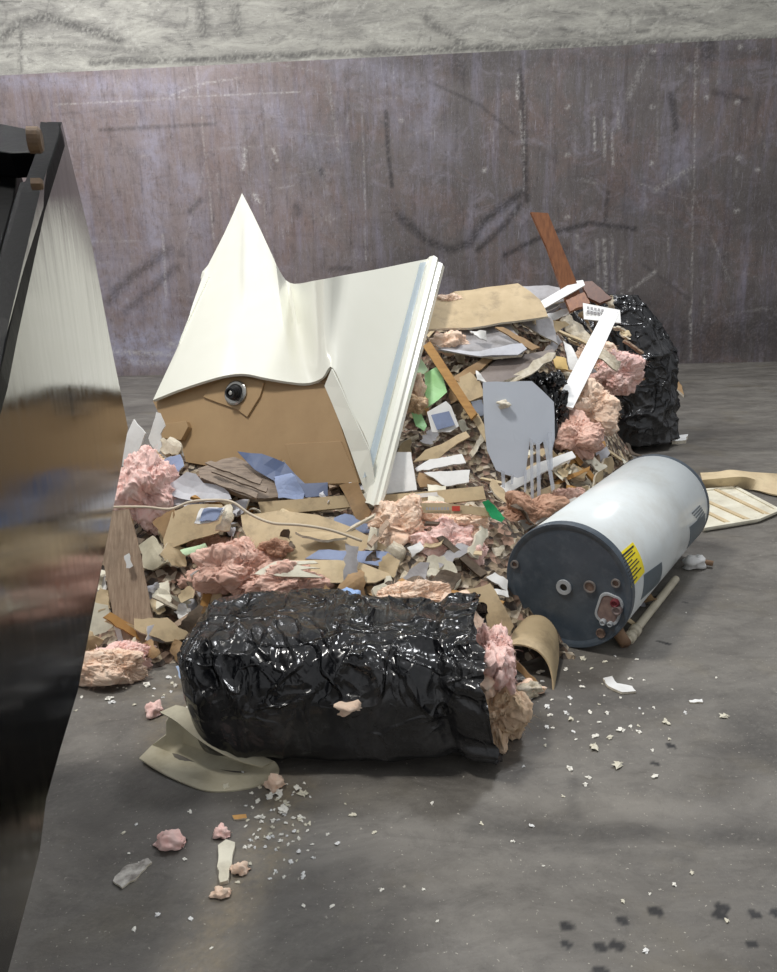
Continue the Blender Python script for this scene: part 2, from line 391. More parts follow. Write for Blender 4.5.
def concmat():
    t = NT('scraped_concrete_wall'); a = t.n('ShaderNodeVertexColor', layer_name='wear_and_shading'); sp = t.n('ShaderNodeSeparateColor'); t.l(a.outputs['Color'], sp.inputs[0])
    v = t.map((1, 1, 1)); hs = t.map((.7, .7, 3))
    c = t.mix(t.ramp(t.noise(hs, 2.2, 9, .7, .4), .35, .66), lin((126, 124, 118)), lin((172, 170, 160)))
    c = t.mix(t.mul(t.ramp(t.noise(hs, 5, 9, .75, .8), .55, .68), .6), c, lin((84, 82, 80)))
    c = t.mix(t.mul(t.ramp(t.noise(v, 30, 5, .7), .62, .7), .6), c, lin((200, 198, 190)))
    c = t.mix(t.mul(t.ramp(t.noise(t.map((1, 1, 4), (0, .1, 0)), 3.5, 10, .85, .5), .54, .66), .6), c, lin((62, 60, 60)))
    c = t.mix(t.mul(t.ramp(t.noise(t.map((2, 2, 5), (0, -.3, 0)), 6, 10, .85, .8), .58, .66), .55), c, lin((206, 204, 196)))
    c = t.mix(t.mul(sp.outputs[0], t.ramp(t.noise(v, 14, 9, .8), .28, .48)), c, lin((34, 32, 34))); c = t.mix(t.mul(sp.outputs[1], t.ramp(t.noise(v, 20, 9, .8), .4, .58)), c, lin((218, 216, 206)))
    t.l(c, t.b.inputs['Base Color']); t.b.inputs['Roughness'].default_value = .85
    t.l(t.bump(t.noise(v, 14, 9, .7), .5, .03), t.b.inputs['Normal']); return t.m
STH = 4.14
def wallgrid():
    us = np.concatenate([np.linspace(-14, -6.3, 8)[:-1], np.arange(-6.3, 6.3, .02), np.linspace(6.3, 14, 8)]); vs_ = np.linspace(0, STH, 222)
    U, W = np.meshgrid(us, vs_); A = np.zeros(U.shape+(3,))
    px = lambda L: [wallc(*p) for p in L]
    s = lambda L, w, ch, k, **a: stroke(A, U, W, px(L), w, ch, k, **a)
    for L, w, k in [([(398, 214), (425, 240), (450, 250), (470, 243), (482, 222), (505, 205), (522, 193)], .07, .75), ([(478, 250), (505, 225), (520, 205)], .05, .7),
                    ([(505, 255), (545, 235), (590, 223), (612, 226), (635, 229)], .045, .8), ([(608, 192), (605, 224)], .04, .7), ([(566, 248), (556, 262)], .06, .5),
                    ([(386, 112), (388, 150), (392, 186)], .035, .8), ([(520, 70), (523, 110), (527, 200)], .05, .75), ([(108, 302), (130, 278), (152, 262), (168, 250)], .09, .5),
                    ([(125, 312), (150, 290), (175, 268)], .07, .45), ([(112, 290), (145, 268)], .05, .4), ([(100, 130), (215, 124)], .03, .5),
                    ([(671, 95), (676, 128)], .05, .7), ([(707, 44), (707, 55)], .16, .7), ([(456, 60), (460, 72)], .17, .6), ([(430, 82), (480, 105), (515, 135)], .025, .5),
                    ([(715, 92), (747, 100)], .05, .6), ([(190, 212), (200, 200)], .05, .5), ([(297, 205), (299, 213)], .06, .5), ([(320, 170), (323, 176)], .04, .7),
                    ([(640, 262), (690, 300)], .03, .4), ([(570, 280), (600, 262)], .05, .4), ([(640, 335), (700, 340), (777, 330)], .45, .55), ([(560, 300), (660, 310)], .25, .4), ([(620, 200), (777, 210)], .5, .25), ([(300, 330), (420, 260)], .3, .3), ([(400, 60), (777, 55)], .15, .3), ([(330, 270), (350, 268)], .05, .5)]:
        s(L, w, 0, k, rag=.35)
    for L, w, k in [([(518, 75), (517, 98)], .025, .75), ([(520, 112), (523, 160)], .02, .5), ([(645, 60), (636, 80), (628, 98)], .05, .28), ([(594, 118), (595, 150)], .02, .6),
                    ([(604, 117), (605, 160)], .018, .6), ([(612, 130), (613, 166)], .018, .6), ([(618, 112), (619, 128)], .02, .5), ([(604, 240), (606, 290)], .03, .5), ([(612, 235), (613, 285)], .02, .4),
                    ([(620, 262), (622, 300)], .03, .35), ([(597, 240), (598, 280)], .02, .4), ([(690, 310), (691, 360)], .02, .4), ([(630, 290), (655, 272)], .03, .45), ([(655, 190), (690, 168)], .04, .35),
                    ([(245, 150), (243, 168)], .035, .7), ([(273, 148), (277, 160)], .03, .6), ([(255, 196), (258, 201)], .05, .9), ([(170, 96), (200, 84), (240, 78)], .012, .6), ([(55, 105), (230, 95), (300, 92)], .012, .5),
                    ([(170, 345), (240, 340)], .05, .5), ([(110, 352), (200, 355)], .045, .5), ([(130, 362), (250, 368)], .05, .4), ([(205, 320), (206, 345)], .02, .5), ([(163, 235), (166, 300)], .02, .45),
                    ([(195, 67), (203, 130), (210, 200), (214, 240)], .010, .45), ([(361, 60), (364, 160), (366, 260)], .010, .4), ([(525, 60), (524, 190)], .008, .4), ([(695, 60), (694, 190)], .010, .5), ([(693, 190), (691, 355)], .010, .45)]:
        s(L, w, 1, k, rag=.5)
    for x, y in [(567, 107), (567, 155), (567, 217), (653, 51), (652, 107), (651, 163), (706, 97), (740, 47), (737, 102), (738, 158), (736, 211), (401, 120), (484, 170), (757, 170), (705, 81)]:
        s([(x, y), (x+1, y)], .035, 1, .5)
    for L, w, k in [([(70, 330), (120, 345), (250, 350)], .4, 1.0), ([(90, 360), (280, 362)], .15, .9), ([(70, 200), (100, 300)], .3, .6), ([(150, 130), (160, 320)], .25, .5), ([(0, 80), (180, 90)], .15, .5), ([(80, 250), (150, 330)], .45, .4), ([(330, 60), (380, 75), (430, 100)], .3, .35), ([(400, 100), (440, 150)], .4, .25), ([(640, 200), (690, 150)], .3, .3),
                    ([(260, 110), (330, 150)], .35, .3), ([(90, 100), (200, 105)], .12, .35), ([(480, 235), (510, 208)], .12, .4), ([(190, 180), (205, 300)], .25, .35)]:
        s(L, w, 2, k, soft=1.4)
    for i in range(420):
        x = rng.uniform(-6, 5.9); y = rng.uniform(.1, 4.3); L = rng.exponential(.3)+.05; an = math.pi/2+rng.normal(0, .06) if rng.random() < .65 else rng.normal(0, .15) if rng.random() < .7 else rng.uniform(0, 3.1)
        stroke(A, U, W, [(x, y), (x+L*math.cos(an), y+L*math.sin(an))], .011+rng.exponential(.004), 1 if rng.random() < (.6 if x < 0 else .4) else 0, rng.uniform(.06, .28), rag=1.0)
    def place(u, h): return np.stack([wd.x*u, WY+wd.y*u, h], -1)
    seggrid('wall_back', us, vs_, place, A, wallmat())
    # concrete band above the steel
    us = np.concatenate([np.linspace(-14, -6.3, 8)[:-1], np.arange(-6.3, 6.3, .022), np.linspace(6.3, 14, 8)]); vs_ = np.concatenate([np.linspace(STH, 5.6, 60), [8.0]])
    U, W = np.meshgrid(us, vs_); A = np.zeros(U.shape+(3,))
    for L, w, k in [([(0, 38), (20, 22), (45, 16), (75, 26), (118, 39)], .08, .8), ([(0, 24), (40, 20)], .05, .6), ([(425, 16), (440, 30), (462, 42)], .07, .6), ([(200, 5), (203, 30)], .1, .7), ([(235, 8), (237, 30)], .1, .6),
                    ([(0, 46), (60, 44), (160, 52)], .04, .5), ([(90, 62), (180, 60), (260, 56), (400, 50), (777, 38)], .05, .75), ([(20, 30), (19, 70)], .04, .7), ([(300, 10), (335, 0)], .04, .5), ([(560, 28), (600, 35), (650, 30)], .03, .6)]:  # the long stroke along the steel top paints its dark shadow line
        s2 = [wallc(*p) for p in L]; stroke(A, U, W, s2, w, 0, k*.8, rag=.7)
    for i in range(420):
        x = rng.uniform(-6, 5.9); y = rng.uniform(4.15, 5.6); L = rng.exponential(.3)+.05; an = rng.normal(.1, .5) if rng.random() < .6 else rng.uniform(0, 3.1)
        stroke(A, U, W, [(x, y), (x+L*math.cos(an)*.5, y+L*math.sin(an)*.5+.02), (x+L*math.cos(an+.3), y+L*math.sin(an+.3))], .02, 1 if rng.random() < .6 else 0, rng.uniform(.08, .35), rag=1.0)
    def place2(u, h): return np.stack([wd.x*u-wn.x*.03, WY+wd.y*u-wn.y*.03, h], -1)
    seggrid('wall_back_upper', us, vs_, place2, A, concmat())
wallgrid()

def floormat():
    t = NT('dirty_concrete_floor'); a = t.n('ShaderNodeVertexColor', layer_name='wear_and_shading'); sp = t.n('ShaderNodeSeparateColor'); t.l(a.outputs['Color'], sp.inputs[0])
    v = t.map((1, 1, 1)); hs = t.map((1, 1.9, 1), (0, 0, .12))
    c = t.mix(t.ramp(t.noise(hs, 1.1, 9, .68, .6), .36, .64), lin((88, 84, 79)), lin((124, 120, 113)))
    c = t.mix(t.mul(t.ramp(t.noise(hs, 3.2, 10, .72, 1.0), .48, .68), .5), c, lin((66, 62, 58)))
    c = t.mix(t.mul(t.ramp(t.noise(v, 2.2, 6, .6), .55, .75), .35), c, lin((118, 108, 84)))
    c = t.mix(t.mul(t.ramp(t.noise(v, 75, 4, .65), .655, .675), .75), c, lin((190, 184, 172)))
    c = t.mix(t.mul(t.ramp(t.noise(v, 90, 3, .7), .62, .75), .4), c, lin((48, 44, 42)))
    c = t.mix(t.mul(t.ramp(t.noise(t.map((1, 1.4, 1), (0, 0, .5)), 6, 10, .85, .6), .5, .66), .4), c, lin((60, 56, 52)))
    c = t.mix(t.mul(t.ramp(t.noise(t.map((1, 1.2, 1), (0, 0, -.3)), 9, 10, .85), .55, .68), .35), c, lin((140, 136, 128)))
    c = t.mix(t.mul(sp.outputs[2], t.ramp(t.noise(v, 9, 9, .8), .35, .62)), c, lin((170, 152, 118)))
    c = t.mix(sp.outputs[0], c, lin((26, 24, 24))); c = t.mix(sp.outputs[1], c, lin((210, 204, 192)))
    t.l(c, t.b.inputs['Base Color']); t.l(t.ramp(t.noise(hs, 2, 6), .35, .65, (.42, .42, .42, 1), (.7, .7, .7, 1)), t.b.inputs['Roughness'])
    t.l(t.bump(t.noise(v, 60, 9, .75), .3, .01), t.b.inputs['Normal']); return t.m
def floorgrid():
    us = np.concatenate([np.linspace(-14, -2, 10)[:-1], np.arange(-2, 2.6, .0095), np.linspace(2.6, 14, 10)])
    vs_ = np.concatenate([[-8, -4, 0, 1.0], np.arange(1.3, 4.2, .0095), np.linspace(4.2, 13.2, 60)])
    U, W = np.meshgrid(us, vs_); A = np.zeros(U.shape+(3,))
    def s(L, w, ch, k, **a): stroke(A, U, W, [tuple(onfloor(*p).xy) for p in L], w, ch, k, **a)
    for x, y, w in [(656, 911, .026), (622, 920, .021), (567, 926, .022), (601, 947, .022), (617, 945, .024), (566, 944, .018), (722, 907, .024), (720, 915, .024), (755, 914, .021), (777, 913, .022), (753, 944, .018), (600, 971, .026), (672, 746, .016), (671, 745, .018), (660, 641, .012), (667, 643, .016), (648, 604, .009), (660, 592, .008), (685, 602, .008), (655, 763, .014)]:
        s([(x-2, y), (x+2, y+1)], w*.52, 0, 1, soft=.6, hard=3)
    for L, w, k in [([(477, 828), (560, 832), (777, 838)], .05, .35), ([(560, 850), (690, 855)], .03, .25), ([(573, 780), (575, 815)], .03, .35), ([(40, 780), (180, 800)], .2, .35), ([(100, 900), (300, 960)], .25, .3), ([(740, 720), (777, 760)], .12, .4), ([(600, 700), (777, 690)], .08, .25), ([(700, 440), (777, 450)], .5, .3)]:
        s(L, w, 0, k, soft=1.5, rag=.2)
    for L, w, k in [([(500, 800), (700, 810)], .07, .07), ([(640, 850), (777, 790)], .06, .05)]:
        s(L, w, 1, k, soft=1.5)
    s([(290, 790), (270, 840), (200, 960)], .09, 2, .5, soft=1.3, rag=.3); s([(180, 690), (170, 740)], .12, 2, .35, soft=1.4, rag=.4)  # first streak paints the warm bright spot of light beside the loader's shadow
    for i in range(0):                                             # fine white dust ground into the floor
        if rng.random() < .45: q = onfloor(rng.normal(285, 45), rng.normal(830, 50))
        elif rng.random() < .5: q = onfloor(rng.normal(590, 90), rng.normal(705, 45))
        else: q = onfloor(rng.uniform(20, 777), rng.uniform(660, 972))
        stroke(A, U, W, [(q.x, q.y), (q.x+rng.uniform(-.01, .01), q.y+.001)], .0065, 1, rng.uniform(.25, .9))
    def place(u, v): return np.stack([u, v, np.zeros_like(u)], -1)
    seggrid('floor', us, vs_, place, A, floormat())
floorgrid()

# ------------------------------------------------------------------ heap core (uncountable rubble underneath)
def core():
    xs = np.arange(-2.1, 2.3, .035); ys = np.arange(2.7, 7.4, .035); vs = []; nx, ny = len(xs), len(ys)
    for y in ys:
        for x in xs:
            h = heap(x, y); p = Vector((x, y, 0))
            w = (noise.noise(p*7)*.05 + (.5-abs(noise.noise(p*16+Vector((3, 1, 0)))))*.06 + noise.noise(p*40)*.015)
            vs.append(Vector((x, y, (h-.05+w) if h > -.02 else -.03)))
    fs = [(j*nx+i, j*nx+i+1, (j+1)*nx+i+1, (j+1)*nx+i) for j in range(ny-1) for i in range(nx-1)
          if max(vs[j*nx+i].z, vs[j*nx+i+1].z, vs[(j+1)*nx+i+1].z, vs[(j+1)*nx+i].z) > 0]
    m = NT('mixed_rubble'); v = m.map((1, 1, 1))
    vo = m.n('ShaderNodeTexVoronoi'); vo.inputs['Scale'].default_value = 34; m.l(v, vo.inputs['Vector'])
    r = m.n('ShaderNodeValToRGB'); r.color_ramp.interpolation = 'CONSTANT'; sp = m.n('ShaderNodeSeparateColor'); m.l(vo.outputs['Color'], sp.inputs[0]); m.l(sp.outputs[0], r.inputs[0])
    cols = [(84, 70, 58), (140, 124, 104), (110, 90, 76), (160, 146, 124), (70, 62, 56), (150, 122, 106), (184, 172, 154), (98, 84, 70)]
    e = r.color_ramp.elements; e[0].color = lin(cols[0]); e[1].position = 1/8; e[1].color = lin(cols[1])
    for i in range(2, 8): q = e.new(i/8); q.color = lin(cols[i])
    m.l(r.outputs[0], m.b.inputs['Base Color']); m.b.inputs['Roughness'].default_value = .95
    m.l(m.bump(vo.outputs['Distance'], .8, .03), m.b.inputs['Normal'])
    o = mk('rubble_mound', vs, fs, m.m); props(o, 'mound of fine mixed brown rubble underneath the whole debris pile', 'rubble', kind='stuff')
core()
FC = (0, -.75, .66); FL = (0, -.5, .87); FM = (0, -.92, .4); LF = (-.35, -.7, .62); RF = (.35, -.7, .62)
# ------------------------------------------------------------------ bathtub unit
def interp(cols, k=5):
    return smoothpts([Vector(c) for c in cols], k)
fr = [(153, 400, 4.35), (190, 386, 4.22), (220, 376, 4.14), (228, 374, 4.12), (236, 374, 4.11), (262, 377, 4.08), (287, 382, 4.05), (305, 383, 4.02), (322, 378, 3.98), (333, 368, 3.95), (352, 411, 3.85), (370, 450, 3.79), (375, 506, 3.74)]
bk = [(204, 277, 5.0), (224, 232, 5.15), (239.5, 197, 5.29), (242, 192, 5.3), (245.5, 197, 5.3), (260, 229, 5.3), (275, 262, 5.28), (290, 282, 5.25), (312, 281, 5.2), (345, 275, 5.15), (378, 269, 5.08), (412, 262, 5.0), (433, 258, 4.95)]
tub = empty('shower_unit', P(260, 470, 4.2), label='big upturned cream moulded shower unit lying on top of the debris pile', cat='shower unit')
def zfit(pts, q3):
    A_, B_, C_ = [P(*q) for q in q3]; n_ = (B_-A_).cross(C_-A_); return [(x, y, (onplane(x, y, A_, n_)-CAM).dot(fw)) for x, y in pts]
fr = [(153, 400, 4.35), (163, 396), (178, 390), (205, 381), (228, 375), (246, 374), (266, 378), (290, 382), (308, 383), (322, 378, 3.98), (333, 368, 3.95), (352, 411, 3.85), (370, 450, 3.79), (375, 506, 3.74)]
LP3 = [(153, 400, 4.35), (262, 377, 4.08), (272, 258, 5.15)]
zl = [q[2] for q in zfit([q[:2] for q in fr[:9]], LP3)]
zq = [4.35, 4.32, 4.28, 4.21, 4.15, 4.12, 4.08, 4.05, 4.02]
fr = [(q[0], q[1], (zq[i] if i < 9 else q[2])) for i, q in enumerate(fr)]
bk = [(210, 278), (204, 273), (224, 234), (234, 212), (242, 193), (252, 212), (262, 233), (276, 264)]
RP3 = [(333, 368, 3.95), (375, 506, 3.74), (433, 258, 4.95)]
bk = zfit(bk, LP3) + [(290, 283, 5.17)] + zfit([(318, 280), (345, 275), (378, 269), (412, 262), (433, 258)], RP3)
fr = fr[:-3] + zfit([q[:2] for q in fr[-3:]], RP3); print('TUBZ', bk)
def rpz(L, off=0): return [(x, y, z-off) for x, y, z in zfit(L, RP3)]
def lerpts(cols, k=5):
    c = [Vector(q) for q in cols]; return [c[i].lerp(c[i+1], j/k) for i in range(len(c)-1) for j in range(k)] + [c[-1]]
fi = interp(fr); bi = lerpts(bk[:8]) [:-1] + interp(bk[7:]); assert len(fi) == len(bi)
rows = []
for j in range(25):
    v = j/24; row = []
    for a, b in zip(fi, bi):
        # blend inverse depth so that straight lines stay straight in space
        pa, pb = P(*a), P(*b); row.append(pa.lerp(pb, v))
    rows.append(row)
# moulded ridge on the left lobe
for j, r in enumerate(rows):
    for i, p in enumerate(r):
        u = i/(len(r)-1); v = j/24
        k = .6*math.exp(-((u-.36-(.8-v)*.04)/.035)**2)*max(0, min(1, (v-.25)*4))*max(0, min(1, (.98-v)*5))
        r[i] = p + Vector((-.3, -.6, .6))*(.045*k)
vs, fs = grid_geo(rows, .014); mk('moulded_shell', vs, fs, cream, tub, smooth=True)
ap = [[P(*a) for a in [(333, 369, 3.945), (342, 388, 3.90), (352, 411, 3.85), (361, 430, 3.81), (370, 450, 3.785), (375, 480, 3.76), (376, 507, 3.735)]],
      [P(*a) for a in [(326, 386, 3.98), (334, 405, 3.93), (344, 430, 3.87), (352, 452, 3.84), (359, 473, 3.80), (365, 490, 3.78), (371, 508, 3.76)]]]
vs, fs = grid_geo(ap, .01); mk('side_return', vs, fs, cream, tub)
def strip(name, back, front, mat, k=14, sm=False, th=.004):
    r = []
    for j in range(k+1): r.append([P(*b).lerp(P(*a), j/k) for a, b in zip(front, back)])
    v_, f_ = grid_geo(r, th); return mk(name, v_, f_, mat, tub, smooth=sm)
rim = strip('outer_rim', [(427, 260, 4.94), (430, 257, 4.90), (434, 256, 4.87), (437, 258, 4.87), (438, 262, 4.90), (442, 264, 4.90), (444, 267, 4.95), (441, 271, 5.0)],
      [(362, 506, 3.74), (366, 503, 3.70), (370, 504, 3.67), (373, 506, 3.67), (376, 505, 3.69), (379, 505, 3.69), (383, 500, 3.73), (385, 495, 3.78)], cream)
strip('clear_edge_strip', rpz([(420, 263), (426, 262)], .012), rpz([(363, 478), (371, 474)], .012), clear, th=.003)['label'] = 'translucent plastic strip'
bp = [(153, 401), (178, 392), (203, 382), (228, 375), (245, 376), (262, 378), (287, 383), (305, 384), (324, 383), (328, 388), (359, 482), (343, 485), (296, 485), (280, 460), (262, 462), (222, 468), (186, 462), (180, 441), (163, 437), (166, 425), (158, 412)]
a3 = [P(153, 401, 4.40), P(328, 388, 4.0), P(359, 482, 3.86)]; bn = (a3[1]-a3[0]).cross(a3[2]-a3[0]).normalized()
if bn.y > 0: bn = -bn
def bpl(px, py, off=0): return onplane(px, py, a3[0]+bn*off, bn)
vs, fs, mi = slab_geo([bpl(*p) for p in bp], bn, .10, 0, 0, seed=3); und = mk('brown_underside', vs, fs, [board, board], tub, mi)
und['label'] = 'raw brown board underside'
def bslab(name, poly, off, th, mat, parent=und):
    vs, fs, mi = slab_geo([bpl(x, y, off) for x, y in poly], bn, th, 0, 0, seed=5); return bevel(mk(name, vs, fs, [mat, mat], parent, mi), .002)
bslab('drain_patch', [(203, 397), (212, 385), (226, 378), (244, 377), (264, 382), (260, 396), (247, 417), (236, 409), (216, 402)], .012, .014, board)
bslab('lower_panel', [(262, 462), (281, 459), (297, 484), (292, 486), (278, 474)], .004, .02, kraft)
bslab('ledge', [(159, 424), (186, 421), (188, 427), (181, 440), (160, 438)], .035, .05, board)
bslab('lap_panel', [(285, 444), (341, 441), (359, 483), (297, 485)], .006, .01, board)
dc = bpl(236, 393, .014)
def lathe(prof, c, ax, seg=28):
    ax = ax.normalized(); a = ax.cross(Vector((0, 0, 1))).normalized(); b = ax.cross(a); vs = []; fs = []
    for d, r in prof: vs += [c + ax*d + (a*math.cos(2*math.pi*k/seg)+b*math.sin(2*math.pi*k/seg))*r for k in range(seg)]
    for i in range(len(prof)-1):
        for k in range(seg): fs.append((i*seg+k, i*seg+(k+1) % seg, (i+1)*seg+(k+1) % seg, (i+1)*seg+k))
    fs.append(tuple(range(seg))); fs.append(tuple((len(prof)-1)*seg+k for k in range(seg))); return vs, fs
vs, fs = lathe([(0, .066), (.008, .066), (.012, .058), (.012, .05)], dc, bn); dr = mk('drain_flange', vs, fs, chrome, tub)
vs, fs = lathe([(.008, .048), (.018, .042), (.02, .038), (.03, .038), (.032, .033), (.044, .033), (.046, .028), (.058, .028), (.058, .02), (.04, .016)], dc, bn+Vector((0, 0, -.25))); mk('drain_nut', vs, fs, black, dr, smooth=False)
vs, fs = lathe([(.038, .012), (.052, .012), (.054, .009)], dc, bn+Vector((0, 0, -.25)), 16); mk('drain_stem', vs, fs, chrome, dr)
vs, fs, mi = slab_geo([bpl(320, 382, .01), bpl(322, 374, .01), bpl(331, 370, .01), bpl(334, 376, .01), bpl(329, 384, .01)], bn, .02, 0, 0, seed=5); mk('notch_block', vs, fs, [kraft, kraft], und, mi)

# ------------------------------------------------------------------ water heater
R_ = .272
c0 = CAM + ray(567, 586)*((CAMH-R_)/-ray(567, 586).z); c1 = CAM + ray(657, 503)*((CAMH-R_)/-ray(657, 503).z)
hax = (c1-c0).normalized(); HL = (c1-c0).length; print('HEATER', c0, c1, HL)
ha = hax.cross(Vector((0, 0, 1))).normalized(); hb = ha.cross(hax).normalized()   # ha: right, hb: up
htr = empty('water_heater', (c0+c1)/2-Vector((0, 0, R_)), label='white cylindrical water heater lying on its side on the floor', cat='water heater')
def cyl(d, th, r=R_): return c0 + hax*d + (ha*math.cos(th)+hb*math.sin(th))*r
def lath2(prof, seg=72):
    vs = []; fs = []
    for d, r in prof: vs += [cyl(d, 2*math.pi*k/seg, r) for k in range(seg)]
    for i in range(len(prof)-1):
        for k in range(seg): fs.append((i*seg+k, i*seg+(k+1) % seg, (i+1)*seg+(k+1) % seg, (i+1)*seg+k))
    fs.append(tuple(range(seg))); fs.append(tuple((len(prof)-1)*seg+k for k in range(seg))); return vs, fs
vs, fs = lath2([(.012, R_-.006), (.014, R_-.002), (HL*.5, R_-.002), (HL-.03, R_-.002), (HL-.03, R_-.01)]); mk('tank_jacket', vs, fs, heaterw, htr, smooth=False).data.polygons.foreach_set('use_smooth', [True]*len(fs))
vs, fs = lath2([(0, R_-.03), (-.006, R_-.016), (-.008, R_-.004), (-.002, R_), (.03, R_), (.03, R_-.004)]); cap = mk('top_cap', vs, fs, slate, htr); cap['label'] = 'dark slate round cap with plugs'
vs, fs = lath2([(HL-.035, R_-.004), (HL-.035, R_), (HL-.004, R_), (HL, R_-.006), (HL, R_-.03)]); mk('bottom_cap', vs, fs, slate, htr)
def fdisc(px, py): return onplane(px, py, c0-hax*.001, hax)
def ring(name, px, py, r, rin, m1, m2, par=cap, d=0.0):
    c = fdisc(px, py); vs = []; fs = []; sg = 24
    for q, (dd, rr) in enumerate([(0, r), (-.008, r*.96), (-.008, rin), (.003, rin*.98)]): vs += [c + hax*dd + (ha*math.cos(2*math.pi*k/sg)+hb*math.sin(2*math.pi*k/sg))*rr for k in range(sg)]
    for i in range(3):
        for k in range(sg): fs.append((i*sg+k, i*sg+(k+1) % sg, (i+1)*sg+(k+1) % sg, (i+1)*sg+k))
    o = mk(name, vs, fs, m1, par)
    vs = [c - hax*.002 + (ha*math.cos(2*math.pi*k/sg)+hb*math.sin(2*math.pi*k/sg))*rin for k in range(sg)] + [c + hax*.004 + (ha*math.cos(2*math.pi*k/sg)+hb*math.sin(2*math.pi*k/sg))*rin for k in range(sg)]
    fs = [tuple(range(sg)), tuple(range(sg, 2*sg))]+[(k, (k+1) % sg, sg+(k+1) % sg, sg+k) for k in range(sg)]
    return o, vs, fs, m2
ringg = M('grey_ring', (176, 180, 182), (150, 154, 158), scale=20, bump=.05)
for nm, px, py, r, rin, m1, m2 in [('centre_collar', 564, 587, .033, .016, ringg, black), ('plug', 590, 586.5, .026, .02, M('grey_dirt_ring', (128, 122, 118), scale=20), rust), ('plug', 616, 583, .019, .013, M('grey_dirt_ring', (128, 122, 118)), rust),
                                ('plug', 515, 564, .019, .012, M('grey_dirt_ring', (128, 122, 118)), rust), ('plug', 601, 633, .02, .016, rust, rust)]:
    o, vs, fs, m2 = ring(nm, px, py, r, rin, m1, m2)
    vs = [p for p in vs]; mk('plug_face', vs, fs, m2, htr).name = 'plug_face'
# rounded recess with a thermostat
def rrect(c, w, h, r, rot, off, k=6):
    out = []
    for q, (sx, sy) in enumerate([(1, 1), (-1, 1), (-1, -1), (1, -1)]):
        for j in range(k+1):
            an = q*math.pi/2 + j/k*math.pi/2; x = sx*(w/2-r)+r*math.cos(an); y = sy*(h/2-r)+r*math.sin(an)
            X = x*math.cos(rot)-y*math.sin(rot); Y = x*math.sin(rot)+y*math.cos(rot); out.append(c+ha*X+hb*Y+hax*off)
    return out
rc = fdisc(609, 609); rot = math.radians(-14)
L0 = rrect(rc, .098, .132, .035, rot, -.006); L1 = rrect(rc, .102, .136, .036, rot, .001); L2 = rrect(rc, .082, .116, .03, rot, -.006); L3 = rrect(rc, .08, .114, .03, rot, -.001); n_ = len(L0)
vs = L1+L0+L2+L3; fs = [(i*n_+k, i*n_+(k+1) % n_, (i+1)*n_+(k+1) % n_, (i+1)*n_+k) for i in range(3) for k in range(n_)]
acc = mk('access_frame', vs, fs, ringg, cap)
vs = [p-hax*.0025 for p in L3]+[p+hax*.002 for p in L3]; fs = [tuple(range(n_)), tuple(range(n_, 2*n_))]+[(k, (k+1) % n_, n_+(k+1) % n_, n_+k) for k in range(n_)]
mk('access_recess', vs, fs, M('dusty_recess', (136, 116, 108), (106, 88, 84), scale=30), cap)
for (px, py, r, m) in [(616, 602, .018, M('dark_red_cap', (112, 34, 44))), (618, 609, .021, M('grey_knob', (122, 108, 106))), (604, 621, .013, ringg), (611, 623, .011, ringg)]:
    vs, fs = lathe([(.0, r), (.02, r), (.024, r*.7), (.018, r*.5)], fdisc(px, py), -hax, 16); mk('terminal_knob', vs, fs, m, cap)
def oncyl(px, py, r=R_):
    d = ray(px, py); o = CAM-c0; dp = d-hax*d.dot(hax); op = o-hax*o.dot(hax); A_ = dp.dot(dp); B_ = 2*dp.dot(op); C_ = op.dot(op)-r*r
    t = (-B_-math.sqrt(max(B_*B_-4*A_*C_, 0)))/(2*A_); p = CAM+d*t-c0
    return p.dot(hax), math.atan2(p.dot(hb), p.dot(ha))
def patch(name, q, mat, off=.0006, par=htr, k=10, lab=None):
    q = [oncyl(*p) if not isinstance(p[0], str) else p[1:] for p in q]; rows = []
    for j in range(k+1):
        v = j/k; rows.append([cyl(*((np.array(q[0])*(1-u)+np.array(q[1])*u)*(1-v)+(np.array(q[3])*(1-u)+np.array(q[2])*u)*v), R_-.002+off) for u in [i/k for i in range(k+1)]])
    v_, f_ = grid_geo(rows, .0008, -1); o = mk(name, v_, f_, mat, par)
    if lab: o['label'] = lab
    return o
yl = patch('warning_label', [(619, 554), (633, 542), (645, 572), (632, 588)], yellow, .0012, lab='bright yellow label with small black print')
for i in range(9):
    f = .08+i*.1; A0 = np.array((619, 554)); B0 = np.array((633, 542)); C0 = np.array((645, 572)); D0 = np.array((632, 588))
    g = lambda u, v: tuple((A0*(1-u)+B0*u)*(1-v)+(D0*(1-u)+C0*u)*v)
    e = [.95, .8, .9, .6, .88, .92, .7, .9, .5][i]; th_ = .035 if i else .06
    patch('printed_line', [g(.1, f), g(e, f), g(e, f+th_), g(.1, f+th_)], ink, .0022, par=yl, k=3)
patch('slate_label', [(644, 575), (662, 562), (659, 583), (641, 600)], slabel, .0012, lab='dark slate blue label near the top cap')
patch('slate_label', [(690, 527), (705, 514), (701, 535), (687, 549)], slabel, .0012, lab='dark slate blue label near the base')
for i in range(5): patch('stencil_print', [(692+i*1.8, 513+i*2.2), (700+i*1.2, 505+i*2), (701+i*1.2, 506+i*2), (693+i*1.8, 514+i*2.2)], M('grey_print', (120, 126, 130)), .001, k=3)

